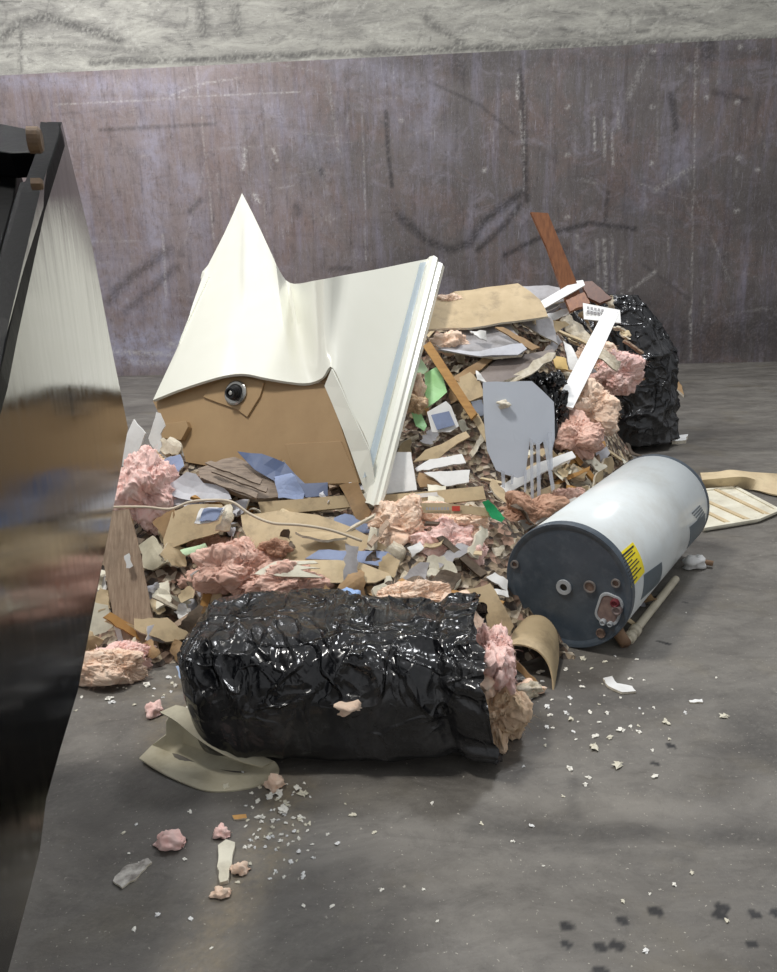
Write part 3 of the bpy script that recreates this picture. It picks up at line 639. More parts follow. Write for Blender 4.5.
def tube(name, pts, r, mat, label=None, cat=None, parent=None, seg=12, group=None, sm=True):
    v_, f_ = tube_geo(pts, r, seg); o = mk(name, v_, f_, mat, parent, smooth=sm); return o if parent else props(o, label, cat, group)
p1 = onfloor(627, 641, .02); p2 = onfloor(676, 579, .02)
pp = tube('plastic_pipe', [p1.lerp(p2, t) for t in (0, .3, .7, 1)], .018, pvc, 'ivory plastic pipe lying along the right side of the water heater', 'pipe')
for t in (.05, .14): 
    q = p1.lerp(p2, t); d = (p2-p1).normalized(); tube('pipe_coupling', [q-d*.02, q+d*.02], .026, pvc, parent=pp)
q1 = onfloor(615, 628, .05); q2 = onfloor(626, 644, .02)
tube('pipe_stub', [q1, q2], [.028, .024], M('tan_stub', (150, 120, 92), (126, 98, 76)), 'short brown pipe stub poking out beneath the heater beside its dark cap', 'pipe')
vp = onfloor(694, 562, .035)
vv, ff = blob_geo(vp, (.05, .04, .035), 3, .3, 3); o = mk('drain_valve', vv, ff, white, None, smooth=True); props(o, 'white plastic drain valve lying under the far end of the heater', 'valve')
tube('valve_tail', [vp+Vector((.03, .03, -.005)), vp+Vector((.10, .0, -.012))], .014, M('tan_stub', (150, 120, 92)), parent=o)

# ------------------------------------------------------------------ bags
def bag_shell(name, A0, A1, hw, hh, mat, label, mouth=True, nu=260, nv=150, seed=1, wr=1.0, lean=0, parent=None):
    ax = (A1-A0).normalized(); side = Vector((0, 0, 1)).cross(ax).normalized(); L = (A1-A0).length; vs = []
    off = Vector((seed*7.3, seed*2.1, 0))
    for i in range(nu):
        s = i/(nu-1)
        e = (1-(1-min(s/.16, 1))**2.6)**(1/2.6) if s < .16 else 1
        if mouth: e2 = 1 - .10*math.exp(-((s-.86)/.03)**2) + .05*max(0, (s-.9)/.1)
        else: e2 = (1-(1-min((1-s)/.18, 1))**2.4)**(1/2.4) if s > .82 else 1
        e = max(e*e2, .02)
        for j in range(nv):
            a = 2*math.pi*j/nv; ca, sa = math.cos(a), math.sin(a)
            low = sa < 0; y = hw*e*math.copysign(abs(ca)**(.38 if low else .62), ca); z = hh*(e**.8 if not low else 1)*math.copysign(abs(sa)**(.42 if low else .72), sa)
            topk = max(0, sa)
            h_ = 1+ .12*noise.noise(Vector((s*2.3, math.cos(a), math.sin(a)))+off)
            p = A0 + ax*(L*s) + side*y*h_ + Vector((0, 0, (hh + z*h_)))
            q = Vector((p.x, p.y*.8, p.z))
            rg = (1-abs(noise.noise(Vector((q.x*5+noise.noise(q*3+off)*1.3, q.y*5, q.z*6))+off))*2.2)
            rg2 = (1-abs(noise.noise(Vector((q.x*13+q.z*5+noise.noise(q*6+off)*1.5, q.y*9, q.z*8))+off))*2.0)
            rg3 = (1-abs(noise.noise(Vector((q.x*26-q.z*14+noise.noise(q*11+off)*1.6, q.y*20, q.z*14))+off))*2.0)
            d = wr*((.3+.7*topk)*(.024*max(rg, 0)**2.5) + (.12+.88*topk)*(.012*max(rg2, 0)**3 + .003*max(rg3, 0)**3)) - .012
            if mouth and s > .8: d += .012*math.sin(a*17+3*noise.noise(q*4))*((s-.8)/.2)
            nn = (side*math.cos(a)+Vector((0, 0, 1))*math.sin(a)); p = p + nn*d
            p -= ax*(lean*(p.z)/(2*hh))
            if mouth and i >= nu-3: p += ax*(.03*noise.noise(Vector((a*2, 5, 0)))+.02*noise.noise(Vector((a*7, 9, 0))))
            if p.z < .004: p.z = .004
            vs.append(p)
    fs = [(i*nv+j, i*nv+(j+1) % nv, (i+1)*nv+(j+1) % nv, (i+1)*nv+j) for i in range(nu-1) for j in range(nv)]
    fs.append(tuple(range(nv)))
    if not mouth: fs.append(tuple((nu-1)*nv+k for k in range(nv)))
    o = mk(name, vs, fs, mat, parent, smooth=True)
    return o if parent else props(o, label, 'garbage bag')
fb = bag_shell('garbage_bag', Vector((-.665, 2.60, 0)), Vector((.37, 2.49, 0)), .33, .205, bagm, 'large black bag stuffed full lying on the floor in front of the pile', seed=2, lean=.08)
t_ = [(466, 632, .02), (474, 640, .0), (482, 628, .0)]
B('insulation_filling', '', 487, 668, 26, 36, pink, z=2.80, seed=11, rough=.35, dep=34, parent=fb)
B('insulation_filling', '', 492, 708, 23, 34, beige, z=2.76, seed=12, rough=.38, dep=30, parent=fb)
fil = fb.location + Vector((.40, .05, .19)); vs, fs = blob_geo(fil, (.16, .25, .15), 15, .35, 5); mk('insulation_filling', vs, fs, peach, fb, smooth=True)
hz = 2.60
B('insulation_filling', '', 349, 705, 17, 8, peach, z=2.545, seed=14, rough=.2, dep=12, parent=fb, sub=4)['label'] = 'peach insulation showing through a tear'
def sack(name, label, c, rx, ry, hgt, mat, lean, seed):
    vs = []; nu, nv = 130, 180; off = Vector((seed, 2*seed, 3))
    for i in range(nu):
        s = i/(nu-1); prof = (min(s/.05, 1)**.5)*(1-.10*s-.62*max(0, s-.55)**1.5*2.2); prof = max(prof, .05) if s < .995 else .03
        for j in range(nv):
            a = 2*math.pi*j/nv; d = Vector((math.cos(a), math.sin(a), 0)); q = Vector((d.x*rx, d.y*ry, s*hgt))
            k = 1+.13*noise.noise(q*1.8+off)+.05*noise.noise(q*4+off)
            rg = max(0, 1-abs(noise.noise(Vector((q.x*4, q.y*4, q.z*3+noise.noise(q*3)))+off))*2.4)**2; rg2 = max(0, 1-abs(noise.noise(Vector((q.x*10, q.y*10, q.z*6+noise.noise(q*5)*2))+off))*2.2)**2
            p = c + Vector((d.x*rx, d.y*ry, 0))*prof*k + d*(.035*rg+.022*rg2) + Vector((lean*s*s, 0, s*hgt*(1+.05*noise.noise(d*1.5+off))))
            vs.append(p)
    fs = [(i*nv+j, i*nv+(j+1) % nv, (i+1)*nv+(j+1) % nv, (i+1)*nv+j) for i in range(nu-1) for j in range(nv)]+[tuple(range(nv)), tuple((nu-1)*nv+k for k in range(nv))]
    return props(mk(name, vs, fs, mat, smooth=True), label, 'garbage bag')
bb = sack('garbage_bag', 'tall dusty black bag standing behind the pile near the wall', Vector((2.02, 6.75, .0)), .48, .42, 1.24, bagb, -.20, 5)
B('garbage_bag', 'small crumpled black bag wedged between the grey panel and the tan boards', 546, 386, 17, 15, bagm, lift=.10, seed=21, rough=.5, cat='garbage bag')
B('garbage_bag', 'narrow crumpled black bag showing along the right edge of the grey panel', 551, 418, 10, 24, bagm, lift=.05, seed=22, rough=.5, cat='garbage bag')

# ------------------------------------------------------------------ steel bucket side at the left
a_ = math.radians(-13); pd = Vector((math.sin(a_), math.cos(a_), 0)); pn = Vector((math.cos(a_), -math.sin(a_), 0)); far = Vector((-.80, 2.4, 0))
def onp(px, py, off=0): return onplane(px, py, far+pn*off, pn)
t = NT('worn_polished_steel'); v = t.map((1, 1, 1)); vs2 = t.map((9, 9, .7))
c = t.mix(t.mul(t.ramp(t.noise(vs2, 3, 7, .7), .45, .7), .8), lin((45, 41, 34)), lin((34, 31, 26)))
c = t.mix(t.mul(t.ramp(t.noise(t.map((14, 14, 1.5)), 6, 6, .8), .66, .76), .7), c, lin((190, 186, 176)))
t.l(c, t.b.inputs['Base Color']); t.b.inputs['Metallic'].default_value = .95
t.l(t.ramp(t.noise(vs2, 4, 6), .3, .7, (.09, .09, .09, 1), (.17, .17, .17, 1)), t.b.inputs['Roughness'])
t.l(t.bump(t.noise(t.map((1, 1, 1)), 4, 3), .08, .01), t.b.inputs['Normal']); steel = t.m
t = NT('black_painted_steel'); c = t.mix(t.ramp(t.noise(t.map(), 40, 8, .8), .66, .74), lin((9, 10, 11)), lin((62, 64, 62)))
t.l(c, t.b.inputs['Base Color']); t.b.inputs['Roughness'].default_value = .4; t.b.inputs['Specular IOR Level'].default_value = .04; t.l(t.bump(t.noise(t.map(), 30, 6), .2, .005), t.b.inputs['Normal']); bsteel = t.m
ldr = empty('loader_bucket', Vector((-1.1, 1.6, 0)), label='black steel loader bucket with a shiny worn side plate at the left edge', cat='loader bucket')
def plate(name, poly, th, mat, off=0, par=ldr, jag=0):
    v_, f_, m_ = slab_geo([onp(x, y, off) for x, y in poly], pn, th, 0, jag, seed=9); return mk(name, v_, f_, [mat, bsteel], par, m_)
plate('side_plate', [(62, 122), (92, 245), (110, 340), (128, 428), (121, 468), (103, 560), (84, 640), (78, 690), (60, 750), (46, 800), (40, 850), (30, 890), (8, 972), (2, 1000), (-60, 1000), (-60, 560), (0, 365), (10, 318), (40, 192)], .03, steel, jag=0.0015)['label'] = 'polished worn steel plate'
e0, e1 = onp(60, 124), onp(0, 366); fn = (e0-e1).cross(Vector((1, 0, 0))).normalized()
if fn.y > 0: fn = -fn
def fplate(name, poly, off, th, mat=bsteel):
    v_, f_, m_ = slab_geo([onplane(x, y, e0+fn*off, fn) for x, y in poly], fn, th, 0, 0, seed=9); return bevel(mk(name, v_, f_, [mat, bsteel], ldr, m_), .003)
fplate('edge_flange', [(40, 121), (60, 124), (61, 132), (40, 196), (11, 318), (0, 368), (-40, 500), (-70, 500), (-40, 385), (-8, 300), (24, 186), (36, 150)], .004, .03)
fplate('back_flange', [(-60, 150), (4, 152), (18, 166), (14, 200), (3, 240), (-20, 320), (-60, 440)], -.06, .04)
fplate('inner_web', [(20, 182), (28, 180), (38, 150), (38, 200), (10, 318), (-30, 470), (-60, 470), (-20, 330), (0, 250), (12, 205)], -.02, .02)
fplate('hinge_link', [(-40, 118), (4, 124), (34, 130), (37, 143), (33, 152), (10, 153), (-40, 146)], .0, .05)
hp = onp(34, 140, .02); vs, fs = lathe([(-.008, .02), (.008, .02), (.012, .016)], hp, pn, 20); mk('hinge_pin', vs, fs, M('rusty_pin', (122, 98, 72), (90, 72, 56), scale=30), ldr)
hp = onp(37, 184, .02); vs, fs = lathe([(-.008, .010), (.006, .010), (.009, .007)], hp, pn, 6); mk('bolt', vs, fs, M('rusty_pin', (122, 98, 72)), ldr)
# back shell of the bucket and the arm that carries it, outside the frame
o_ = Vector((-1.55, 1.35, 1.15)); vs, fs = box_pts(o_, Vector((1, 0, 0)), Vector((0, 1, 0)), Vector((0, 0, 1)), 1.2, .06, 1.3); mk('bucket_shell', vs, fs, bsteel, ldr)
vs, fs = box_pts(Vector((-1.5, 1.85, 1.1)), Vector((1, 0, 0)), Vector((0, 1, 0)), Vector((0, 0, 1)), 1.22, 1.0, .3); mk('bucket_shade_box', vs, fs, bsteel, ldr)  # unseen solid box added behind the plate to shade the left floor
vs, fs = box_pts(Vector((-1.5, 1.0, .4)), Vector((1, 0, 0)), Vector((0, 1, 0)), Vector((0, 0, 1)), .18, .9, .8); mk('support_arm', vs, fs, bsteel, ldr)

# ------------------------------------------------------------------ named sheets, boards and clumps of the pile
S('plasterboard_sheet', 'wide tan plasterboard sheet topmost on the right half of the pile', [(428, 328), (433, 300), (455, 291), (518, 283), (540, 300), (548, 316), (516, 321), (470, 327)], FL, tan, lift=.2, edge=gyp, jag=.01, th=.014)
S('plasterboard_sheet', 'grey plasterboard offcut behind the tan sheet on the pile crest', [(515, 286), (548, 285), (562, 288), (572, 300), (530, 306)], FL, greyd, lift=.10, edge=gyp)
S('plasterboard_sheet', 'grey plasterboard flap folded down below the white moulding strip', [(520, 321), (552, 318), (558, 344), (538, 333)], FC, greyd, lift=.14, edge=gyp)
S('moulding_strip', 'white moulding strip slanting up across the crest of the pile', [(529, 308), (536, 313), (585, 285), (583, 280), (575, 281)], FC, white, lift=.26, th=.015, bend=0, jag=0, cat='moulding')
S('white_board', 'white card leaf under the slanting moulding strip', [(514, 300), (545, 297), (560, 304), (540, 314), (522, 312)], FL, white, lift=.12)
S('white_board', 'thin white strip below the crest moulding pointing right', [(535, 318), (570, 307), (573, 312), (550, 322)], FC, white, lift=.2)
pl = S('wooden_board', 'red-brown wooden board standing upright behind the pile crest', [(531, 212), (548, 213), (562, 247), (577, 283), (582, 300), (566, 302), (548, 250)], (.1, -.95, .2), brown, z=5.75, th=.03, bend=0, jag=0, cat='board')
S('dark_face', 'darker stained upper end', [(532, 214), (547, 215), (559, 244), (545, 246)], (.1, -.95, .2), brown2, z=5.74, th=.004, bend=0, jag=0, parent=pl)
S('wooden_board', 'dark brown plank end behind the white vent grille', [(581, 282), (592, 281), (612, 298), (600, 303), (588, 297)], FC, brown2, z=5.9, th=.03, bend=0, cat='board')
S('wooden_board', 'small brown plank under the upright red-brown board', [(566, 300), (584, 292), (590, 303), (570, 311)], FC, brown, z=5.72, th=.03, bend=0, cat='board')
g = S('vent_grille', 'white slotted vent grille lying on the back black bag', [(583, 303), (620, 310), (621, 323), (584, 319)], FC, white, z=5.55, th=.01, bend=0, jag=0, cat='vent')
for r_ in range(3):
    for k in range(9): S('slot', None, [(587+k*3.6, 306.2+k*.7+r_*4), (589.4+k*3.6, 306.6+k*.7+r_*4), (589.4+k*3.6, 309+k*.7+r_*4), (587+k*3.6, 308.6+k*.7+r_*4)], FC, greyd, z=5.545-.0, th=.003, bend=0, jag=0, parent=g)
for s_ in g.children: pass
S('white_board', 'long white board propped diagonally from the vent grille down the pile', [(605, 309), (619, 313), (602, 350), (573, 408), (565, 406), (558, 398)], (.05, -.62, .78), white, z=4.84, th=.02, bend=0, jag=0, cat='board')
S('white_board', 'narrow white wedge left of the long diagonal board', [(563, 341), (571, 345), (579, 362), (574, 374), (569, 366)], FC, white, lift=.15)
S('torn_plaster', 'curling strip of torn tan plaster right of the crest moulding', [(560, 318), (568, 310), (578, 322), (588, 335), (592, 345), (580, 342), (566, 330)], FC, tint, lift=.16, bend=.03, jag=.012)
S('torn_plaster', 'curled pale plaster lip above the pink insulation on the right', [(590, 345), (604, 349), (622, 360), (618, 368), (598, 358)], FC, tint, z=5.25, bend=.03, jag=.012)
S('plasterboard_sheet', 'grey plasterboard with white edge below the topmost tan sheet', [(436, 346), (445, 333), (480, 326), (510, 325), (527, 345), (522, 354), (495, 356), (445, 350)], FL, greyd, lift=.13, edge=gyp, th=.018, jag=.008)
S('white_board', 'white curved edge strip under the grey plasterboard', [(438, 349), (480, 352), (522, 343), (527, 348), (518, 355), (480, 357)], FC, paleg, lift=.17, bend=.02)
S('torn_paper', 'small white curl of paper on the grey plasterboard', [(470, 330), (486, 332), (487, 339), (480, 338)], FC, white, lift=.22, bend=.02)
S('wooden_batten', 'thin brown batten crossing the grey plasterboard', [(495, 327), (503, 327), (540, 347), (532, 350)], FC, kraft, lift=.19, bend=0, cat='batten')
S('plasterboard_sheet', 'dark brown plasterboard sheet above the grey vinyl panel', [(479, 374), (497, 360), (553, 349), (556, 355), (535, 370), (500, 382), (487, 382)], FL, dgrey, lift=.14, edge=gyp, th=.02, jag=.006)
S('torn_plaster', 'pale torn edge strip running along the dark brown plasterboard', [(497, 383), (520, 371), (548, 352), (556, 352), (552, 360), (523, 378), (505, 386)], FC, tint, lift=.18, jag=.01)
S('cardboard_piece', 'yellow tan card scrap left of the long diagonal board', [(552, 355), (566, 359), (568, 370), (556, 368)], FC, M('yellow_card', (214, 184, 120), (196, 166, 104)), lift=.12)
S('white_board', 'white sliver beneath the yellow tan card scrap', [(556, 370), (590, 366), (597, 372), (570, 378)], FC, paleg, lift=.13)
S('wooden_batten', 'honey coloured wooden batten leaning down beside the light green sheet', [(423, 346), (430, 341), (444, 362), (477, 413), (471, 419), (440, 372)], (-.2, -.8, .5), wood, z=4.30, th=.03, bend=0, jag=0, cat='batten')
S('wooden_batten', 'pale split batten continuing below the honey batten', [(471, 416), (478, 413), (497, 449), (491, 451)], (-.2, -.8, .5), tan2, z=4.22, th=.025, bend=0, jag=0, cat='batten')
S('vinyl_sheet', 'light green vinyl sheet folded beside the shower unit rim', [(424, 373), (440, 367), (447, 392), (438, 400), (426, 408)], LF, green, z=4.42, edge=green, th=.004, bend=.02, jag=0, cat='vinyl sheet')
S('vinyl_sheet', 'lower light green vinyl flap below the folded green sheet', [(411, 411), (420, 411), (427, 426), (424, 432), (416, 427)], FC, green, z=4.30, edge=green, th=.004, bend=.02, jag=0, cat='vinyl sheet')
S('vinyl_sheet', 'pale green pointed vinyl scrap above the folded green sheet', [(421, 359), (428, 369), (424, 374), (417, 372)], FC, M('pale_green', (200, 228, 188), (184, 214, 172)), z=4.45, th=.004, jag=0, cat='vinyl sheet')
g = S('white_card', 'white card with a blue square beside the green vinyl', [(427, 412), (446, 401), (451, 406), (459, 426), (450, 432), (432, 432)], (-.1, -.85, .4), white, z=4.22, th=.006, bend=0, jag=0, cat='card')
S('blue_square', 'blue square', [(431, 415), (449, 411), (455, 425), (437, 430)], (-.1, -.85, .4), blue, z=4.205, th=.003, bend=0, jag=0, parent=g)
S('cardboard_piece', 'light brown card between the honey batten and the grey vinyl panel', [(452, 380), (470, 372), (480, 382), (485, 395), (470, 401), (462, 392)], LF, tan, lift=.17)
S('wooden_batten', 'short tan batten crossing behind the honey batten', [(452, 378), (470, 366), (488, 355), (493, 359), (462, 384)], FC, kraft, lift=.14, bend=0, cat='batten')
S('white_board', 'small white triangle under the dark brown plasterboard', [(476, 370), (484, 378), (487, 382), (477, 379)], FC, white, lift=.19)
S('slate_card', 'dark slate card behind the left edge of the grey vinyl panel', [(471, 402), (482, 400), (486, 415), (475, 417)], FC, M('slate_card', (112, 118, 130), (98, 104, 116)), lift=.17)
gp = S('plastic_sheet', 'large translucent grey vinyl panel with frayed lower edge', [(483, 382), (532, 381), (543, 391), (554, 402), (555, 440), (551, 455), (545, 440), (538, 446), (530, 440), (526, 475), (518, 478), (504, 474), (496, 470), (487, 450), (484, 420)], (.05, -.95, .3), vinyl, z=4.12, edge=vinyl, th=.006, bend=.006, jag=.002, cat='plastic sheet')
for a_pts in [[(530, 438), (533, 440), (534, 503), (531, 504)], [(536, 442), (540, 442), (541, 514), (538, 515)], [(543, 440), (547, 440), (555, 488), (552, 492)], [(548, 432), (552, 432), (553, 470), (550, 470)], [(501, 470), (505, 472), (505, 488), (502, 487)], [(524, 470), (527, 470), (526, 492), (524, 492)], [(511, 474), (514, 475), (513, 484), (511, 484)]]:
    S('frayed_strand', None, a_pts, (.05, -.95, .3), vinyls, z=4.10-.0, th=.004, bend=.003, jag=0, parent=gp)
B('plaster_crumb', 'small pinkish plaster crumb stuck on the grey vinyl panel', 504, 404, 6, 3.5, gyp, z=4.10, seed=31, cat='crumb', sub=3)
S('white_board', 'square white board tucked behind the lower end of the shower rim', [(397, 452), (411, 452), (417, 490), (384, 494)], FC, white, z=3.98, th=.012, bend=0, jag=.001)
S('cardboard_piece', 'curved tan card sweeping up from the shower rim to the batten', [(413, 464), (425, 452), (448, 441), (466, 431), (470, 437), (452, 448), (440, 458), (424, 461)], FC, tan, z=4.12, bend=.025, cat='cardboard')
S('white_board', 'upper white strip left of the grey vinyl panel', [(415, 468), (430, 459), (462, 454), (466, 463), (440, 467), (417, 471)], FC, white, z=4.06, th=.012, bend=.004)
S('white_board', 'lower white strip with a tan corner left of the frayed vinyl', [(424, 473), (440, 471), (470, 470), (469, 482), (446, 486)], FC, white, z=3.99, th=.012, bend=.004)
S('cardboard_piece', 'tan corner card beneath the lower white strip', [(419, 472), (426, 473), (447, 486), (420, 487), (416, 480)], FC, kraft, z=4.0, cat='cardboard')
S('white_board', 'long white board passing behind the frayed vinyl strands', [(487, 493), (500, 486), (540, 462), (572, 451), (576, 457), (540, 474), (505, 495)], FC, white, lift=.16, th=.014, bend=.003)
g = S('trim_board', 'long tan trim board with a small white sticker across the pile', [(379, 509), (383, 495), (420, 492), (483, 486), (486, 499), (430, 505)], (0, -.9, .45), tan2, z=3.86, th=.03, bend=0, jag=0, cat='board')
S('sticker', 'white sticker', [(414, 494), (437, 492), (438, 496), (415, 498)], (0, -.9, .45), white, z=3.853, th=.002, bend=0, jag=0, parent=g)
g = S('cardboard_piece', 'narrow printed tan carton strip with a red square', [(420, 503), (445, 503), (488, 508), (498, 518), (470, 514), (424, 513)], (0, -.9, .45), tan, z=3.56, th=.006, bend=.004, jag=0, cat='cardboard')
S('red_square', 'red printed square', [(452, 506), (460, 506), (460, 511), (452, 511)], (0, -.9, .45), red, z=3.55, th=.002, bend=0, jag=0, parent=g)
for k in range(8): S('printed_letter', None, [(426+k*3.0, 507.2), (428+k*3.0, 507.2), (428+k*3.0, 510), (426+k*3.0, 510)], (0, -.9, .45), greyd, z=3.55, th=.002, bend=0, jag=0, parent=g)
S('green_ribbon', 'bright green plastic strip at the end of the printed carton', [(482, 502), (488, 500), (497, 508), (505, 518), (502, 522), (492, 518)], (0, -.9, .45), dgreen, z=3.53, th=.004, bend=.02, jag=.002, cat='plastic strip')
S('white_board', 'light grey board end under the rust coloured insulation beside the heater', [(497, 533), (530, 514), (575, 497), (583, 500), (540, 522), (499, 545)], (0, -.7, .7), M('grey_weathered_board', (186, 182, 176), (160, 156, 150)), lift=.12, th=.03, bend=0, cat='board')
for a in [(402, 527, 32, 24, peach, 3.70, 41, 'wide peach insulation clump just below the tan trim board'), (456, 523, 33, 17, peach, 3.70, 42, 'peach insulation roll under the printed carton strip'), (447, 548, 34, 24, pink, 3.62, 43, 'pale pink insulation batt left of the heater cap'),
          (472, 560, 16, 22, pink, 3.60, 44, 'pointed pink insulation end next to the dark heater cap'), (144, 492, 27, 34, pink, 3.80, 45, 'pale pink insulation clump beside the bucket above the leaning board'), (150, 462, 14, 10, beige, 3.95, 46, 'small beige insulation tuft on top of the left pink clump'),
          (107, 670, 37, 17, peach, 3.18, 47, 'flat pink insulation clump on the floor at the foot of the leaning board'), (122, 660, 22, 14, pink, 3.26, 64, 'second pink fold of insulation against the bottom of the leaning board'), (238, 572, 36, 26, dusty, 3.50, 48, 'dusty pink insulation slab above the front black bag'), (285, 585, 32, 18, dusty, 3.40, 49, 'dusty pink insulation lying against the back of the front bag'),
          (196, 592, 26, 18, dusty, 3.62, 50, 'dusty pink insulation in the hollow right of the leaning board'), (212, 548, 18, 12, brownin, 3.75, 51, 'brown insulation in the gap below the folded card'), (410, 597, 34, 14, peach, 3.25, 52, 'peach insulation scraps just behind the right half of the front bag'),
          (612, 372, 26, 20, pink, None, 53, 'pink insulation clump against the back black bag'), (592, 362, 20, 15, peach, None, 54, 'peach insulation tuft under the curled plaster lip'), (588, 412, 25, 22, peach, None, 55, 'peach insulation ball right of the long diagonal board end'), (575, 438, 22, 20, dusty, None, 56, 'rusty peach insulation lower edge right of the grey panel'),
          (605, 398, 18, 18, dusty, None, 57, 'dusty pink insulation between the ball and the back bag'), (452, 343, 16, 10, peach, 4.75, 58, 'peach insulation tuft beside the shower rim near the top'), (450, 303, 14, 7, peach, 4.98, 59, 'small peach tuft lying on the topmost tan sheet'), (416, 388, 8, 14, peach, 4.42, 60, 'thin peach tuft between the green sheet and the shower rim'),
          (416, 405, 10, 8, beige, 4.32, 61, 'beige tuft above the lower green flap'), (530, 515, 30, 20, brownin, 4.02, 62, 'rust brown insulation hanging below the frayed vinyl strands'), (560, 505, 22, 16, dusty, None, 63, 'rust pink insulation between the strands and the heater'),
          (275, 548, 14, 8, brownin, 3.52, 65, 'brown insulation under the edge of the large tan sheet'), (575, 402, 10, 14, beige, None, 66, 'beige insulation just below the end of the diagonal board')]:
    px, py, rx, ry, m_, z_, sd, lb = a
    B('insulation_clump', lb, px, py, rx, ry, m_, z=z_, lift=.08, seed=sd, rough=.25, dep=min(rx, ry)*.9)
S('plaster_chunk', 'rounded white plaster chunk in front of the pink insulation batt', [(428, 556), (444, 556), (455, 566), (461, 580), (455, 590), (446, 596), (440, 583), (428, 578)], FC, creamp, z=3.42, edge=gyp, th=.03, bend=.02, jag=.008, cat='plaster')
S('torn_plaster', 'light grey crumpled plaster sheet left of the white plaster chunk', [(395, 600), (402, 578), (420, 562), (430, 562), (425, 580), (412, 592)], FC, greyd, z=3.36, edge=gyp, th=.015, bend=.03, jag=.01)
S('torn_plaster', 'folded off-white plaster paper above the peach scraps', [(398, 605), (425, 590), (440, 593), (436, 600), (410, 610)], FC, creamp, z=3.30, bend=.03, jag=.008)
S('white_card', 'small white card on the pink insulation batt', [(407, 548), (420, 541), (424, 548), (412, 557)], FC, white, z=3.50, cat='card')
S('cardboard_piece', 'upright tan carton panel behind the rolled cardboard', [(461, 590), (475, 588), (490, 583), (500, 600), (514, 626), (504, 640), (496, 652), (466, 640), (464, 612)], (-.1, -.8, .55), tan, z=3.18, th=.006, bend=.012, cat='cardboard')
S('cardboard_piece', 'flat tan card lying right behind the front bag top', [(395, 612), (412, 608), (448, 612), (444, 622), (420, 620)], FC, kraft, z=3.12, cat='cardboard')
S('white_card', 'white folded card lying by the left edge of the heater cap', [(486, 577), (495, 572), (508, 580), (508, 592), (498, 584)], FC, white, z=3.42, cat='card')
S('white_card', 'narrow white card below the folded card by the heater cap', [(490, 588), (508, 591), (509, 597), (492, 594)], FC, white, z=3.38, cat='card')
S('plaster_chunk', 'torn beige plaster corner above the heater cap left edge', [(483, 555), (495, 548), (504, 545), (500, 556), (488, 566)], FC, tint, z=3.60, th=.03, jag=.01, cat='plaster')
# rolled carton
rf_ = [(499, 650), (506, 646), (516, 644), (528, 646), (540, 652), (549, 664), (553, 678), (554, 692)]
rb_ = [(521, 622), (527, 617), (534, 615), (543, 616), (551, 622), (557, 632), (559, 645), (559, 660)]
zf = [3.12, 3.12, 3.11, 3.10, 3.08, 3.07, 3.05, 3.035]; zb = [3.38, 3.38, 3.37, 3.36, 3.34, 3.31, 3.27, 3.20]
A_ = smoothpts([P(x, y, z) for (x, y), z in zip(rf_, zf)], 4); B_ = smoothpts([P(x, y, z) for (x, y), z in zip(rb_, zb)], 4)
vs, fs = grid_geo([[a.lerp(b, j/8) for a, b in zip(A_, B_)] for j in range(9)], .006); o = mk('rolled_cardboard', vs, fs, tan, smooth=True); props(o, 'curled half tube of tan cardboard between front bag and heater', 'cardboard')
S('inner_flap', 'inner flap', [(499, 650), (508, 652), (545, 690), (540, 690), (515, 668)], (-.5, -.8, .3), kraft, z=3.05, th=.004, bend=0, parent=o)
B('plaster_crumb', 'beige plaster lump inside the mouth of the rolled cardboard', 530, 690, 12, 7, tint, z=3.0, seed=71, cat='plaster', sub=4)
# curled sheet by the front bag
def HH(L): return smoothpts([onfloor(*q) for q in L], 5)
A_ = HH([(139, 758, .02), (160, 771, .012), (185, 783, .008), (212, 791, .006), (248, 788, .006), (276, 778, .01)])
B_ = HH([(152, 745, .03), (172, 753, .0), (195, 762, .0), (218, 769, .0), (248, 772, .0), (279, 772, .006)])
C_ = HH([(166, 735, .06), (180, 742, .025), (202, 750, .02), (225, 758, .015), (250, 764, .012), (279, 768, .012)])
D_ = HH([(166, 722, .11), (182, 726, .09), (205, 738, .085), (230, 750, .06), (252, 757, .035), (277, 764, .02)])
E_ = HH([(175, 706, .16), (190, 711, .155), (212, 728, .13), (234, 744, .09), (254, 754, .05), (274, 762, .025)])
E2 = HH([(160, 713, .15), (176, 722, .14), (196, 738, .11), (218, 752, .08), (240, 762, .045), (262, 768, .025)])
vs, fs = grid_geo([A_, B_, C_, D_, E_, E2], .005); o = mk('curled_sheet', vs, fs, M('cream_grey_sheet', (196, 190, 168), (176, 168, 144), dirt=.25), smooth=True)
props(o, 'curled cream sheet lying on the floor at the left corner of the front bag', 'curled sheet')
B('vinyl_wad', 'light blue crumpled wad on top of the front bag behind it', 347, 603, 19, 14, lblue, z=3.02, seed=72, rough=.22, cat='wad', sub=4)
S('painted_sheet', 'narrow tan sheet with white paint strokes above the front bag', [(253, 573), (275, 561), (315, 560), (360, 562), (392, 573), (375, 582), (330, 583), (285, 579)], (0, -.62, .78), tan2, z=3.42, edge=gyp, th=.01, bend=.015, cat='sheet')
pz = bpy.data.objects[-1] if False else None
S('white_paint_layer', 'chalky white painted flake at the left end of the narrow tan sheet', [(254, 573), (274, 561.5), (314, 560.5), (318, 563), (296, 565), (320, 568), (300, 570), (322, 577), (290, 577)], (0, -.62, .78), creamp, z=3.36, th=.006, bend=.008, jag=.004, cat='paint flake')
S('plasterboard_sheet', 'large flat tan sheet in the middle of the pile under the cable', [(241, 516), (280, 511), (318, 516), (352, 528), (388, 548), (385, 558), (345, 560), (305, 561), (268, 559), (252, 548), (243, 530)], (0, -.55, .83), tan, z=3.60, edge=gyp, th=.014, bend=.012)
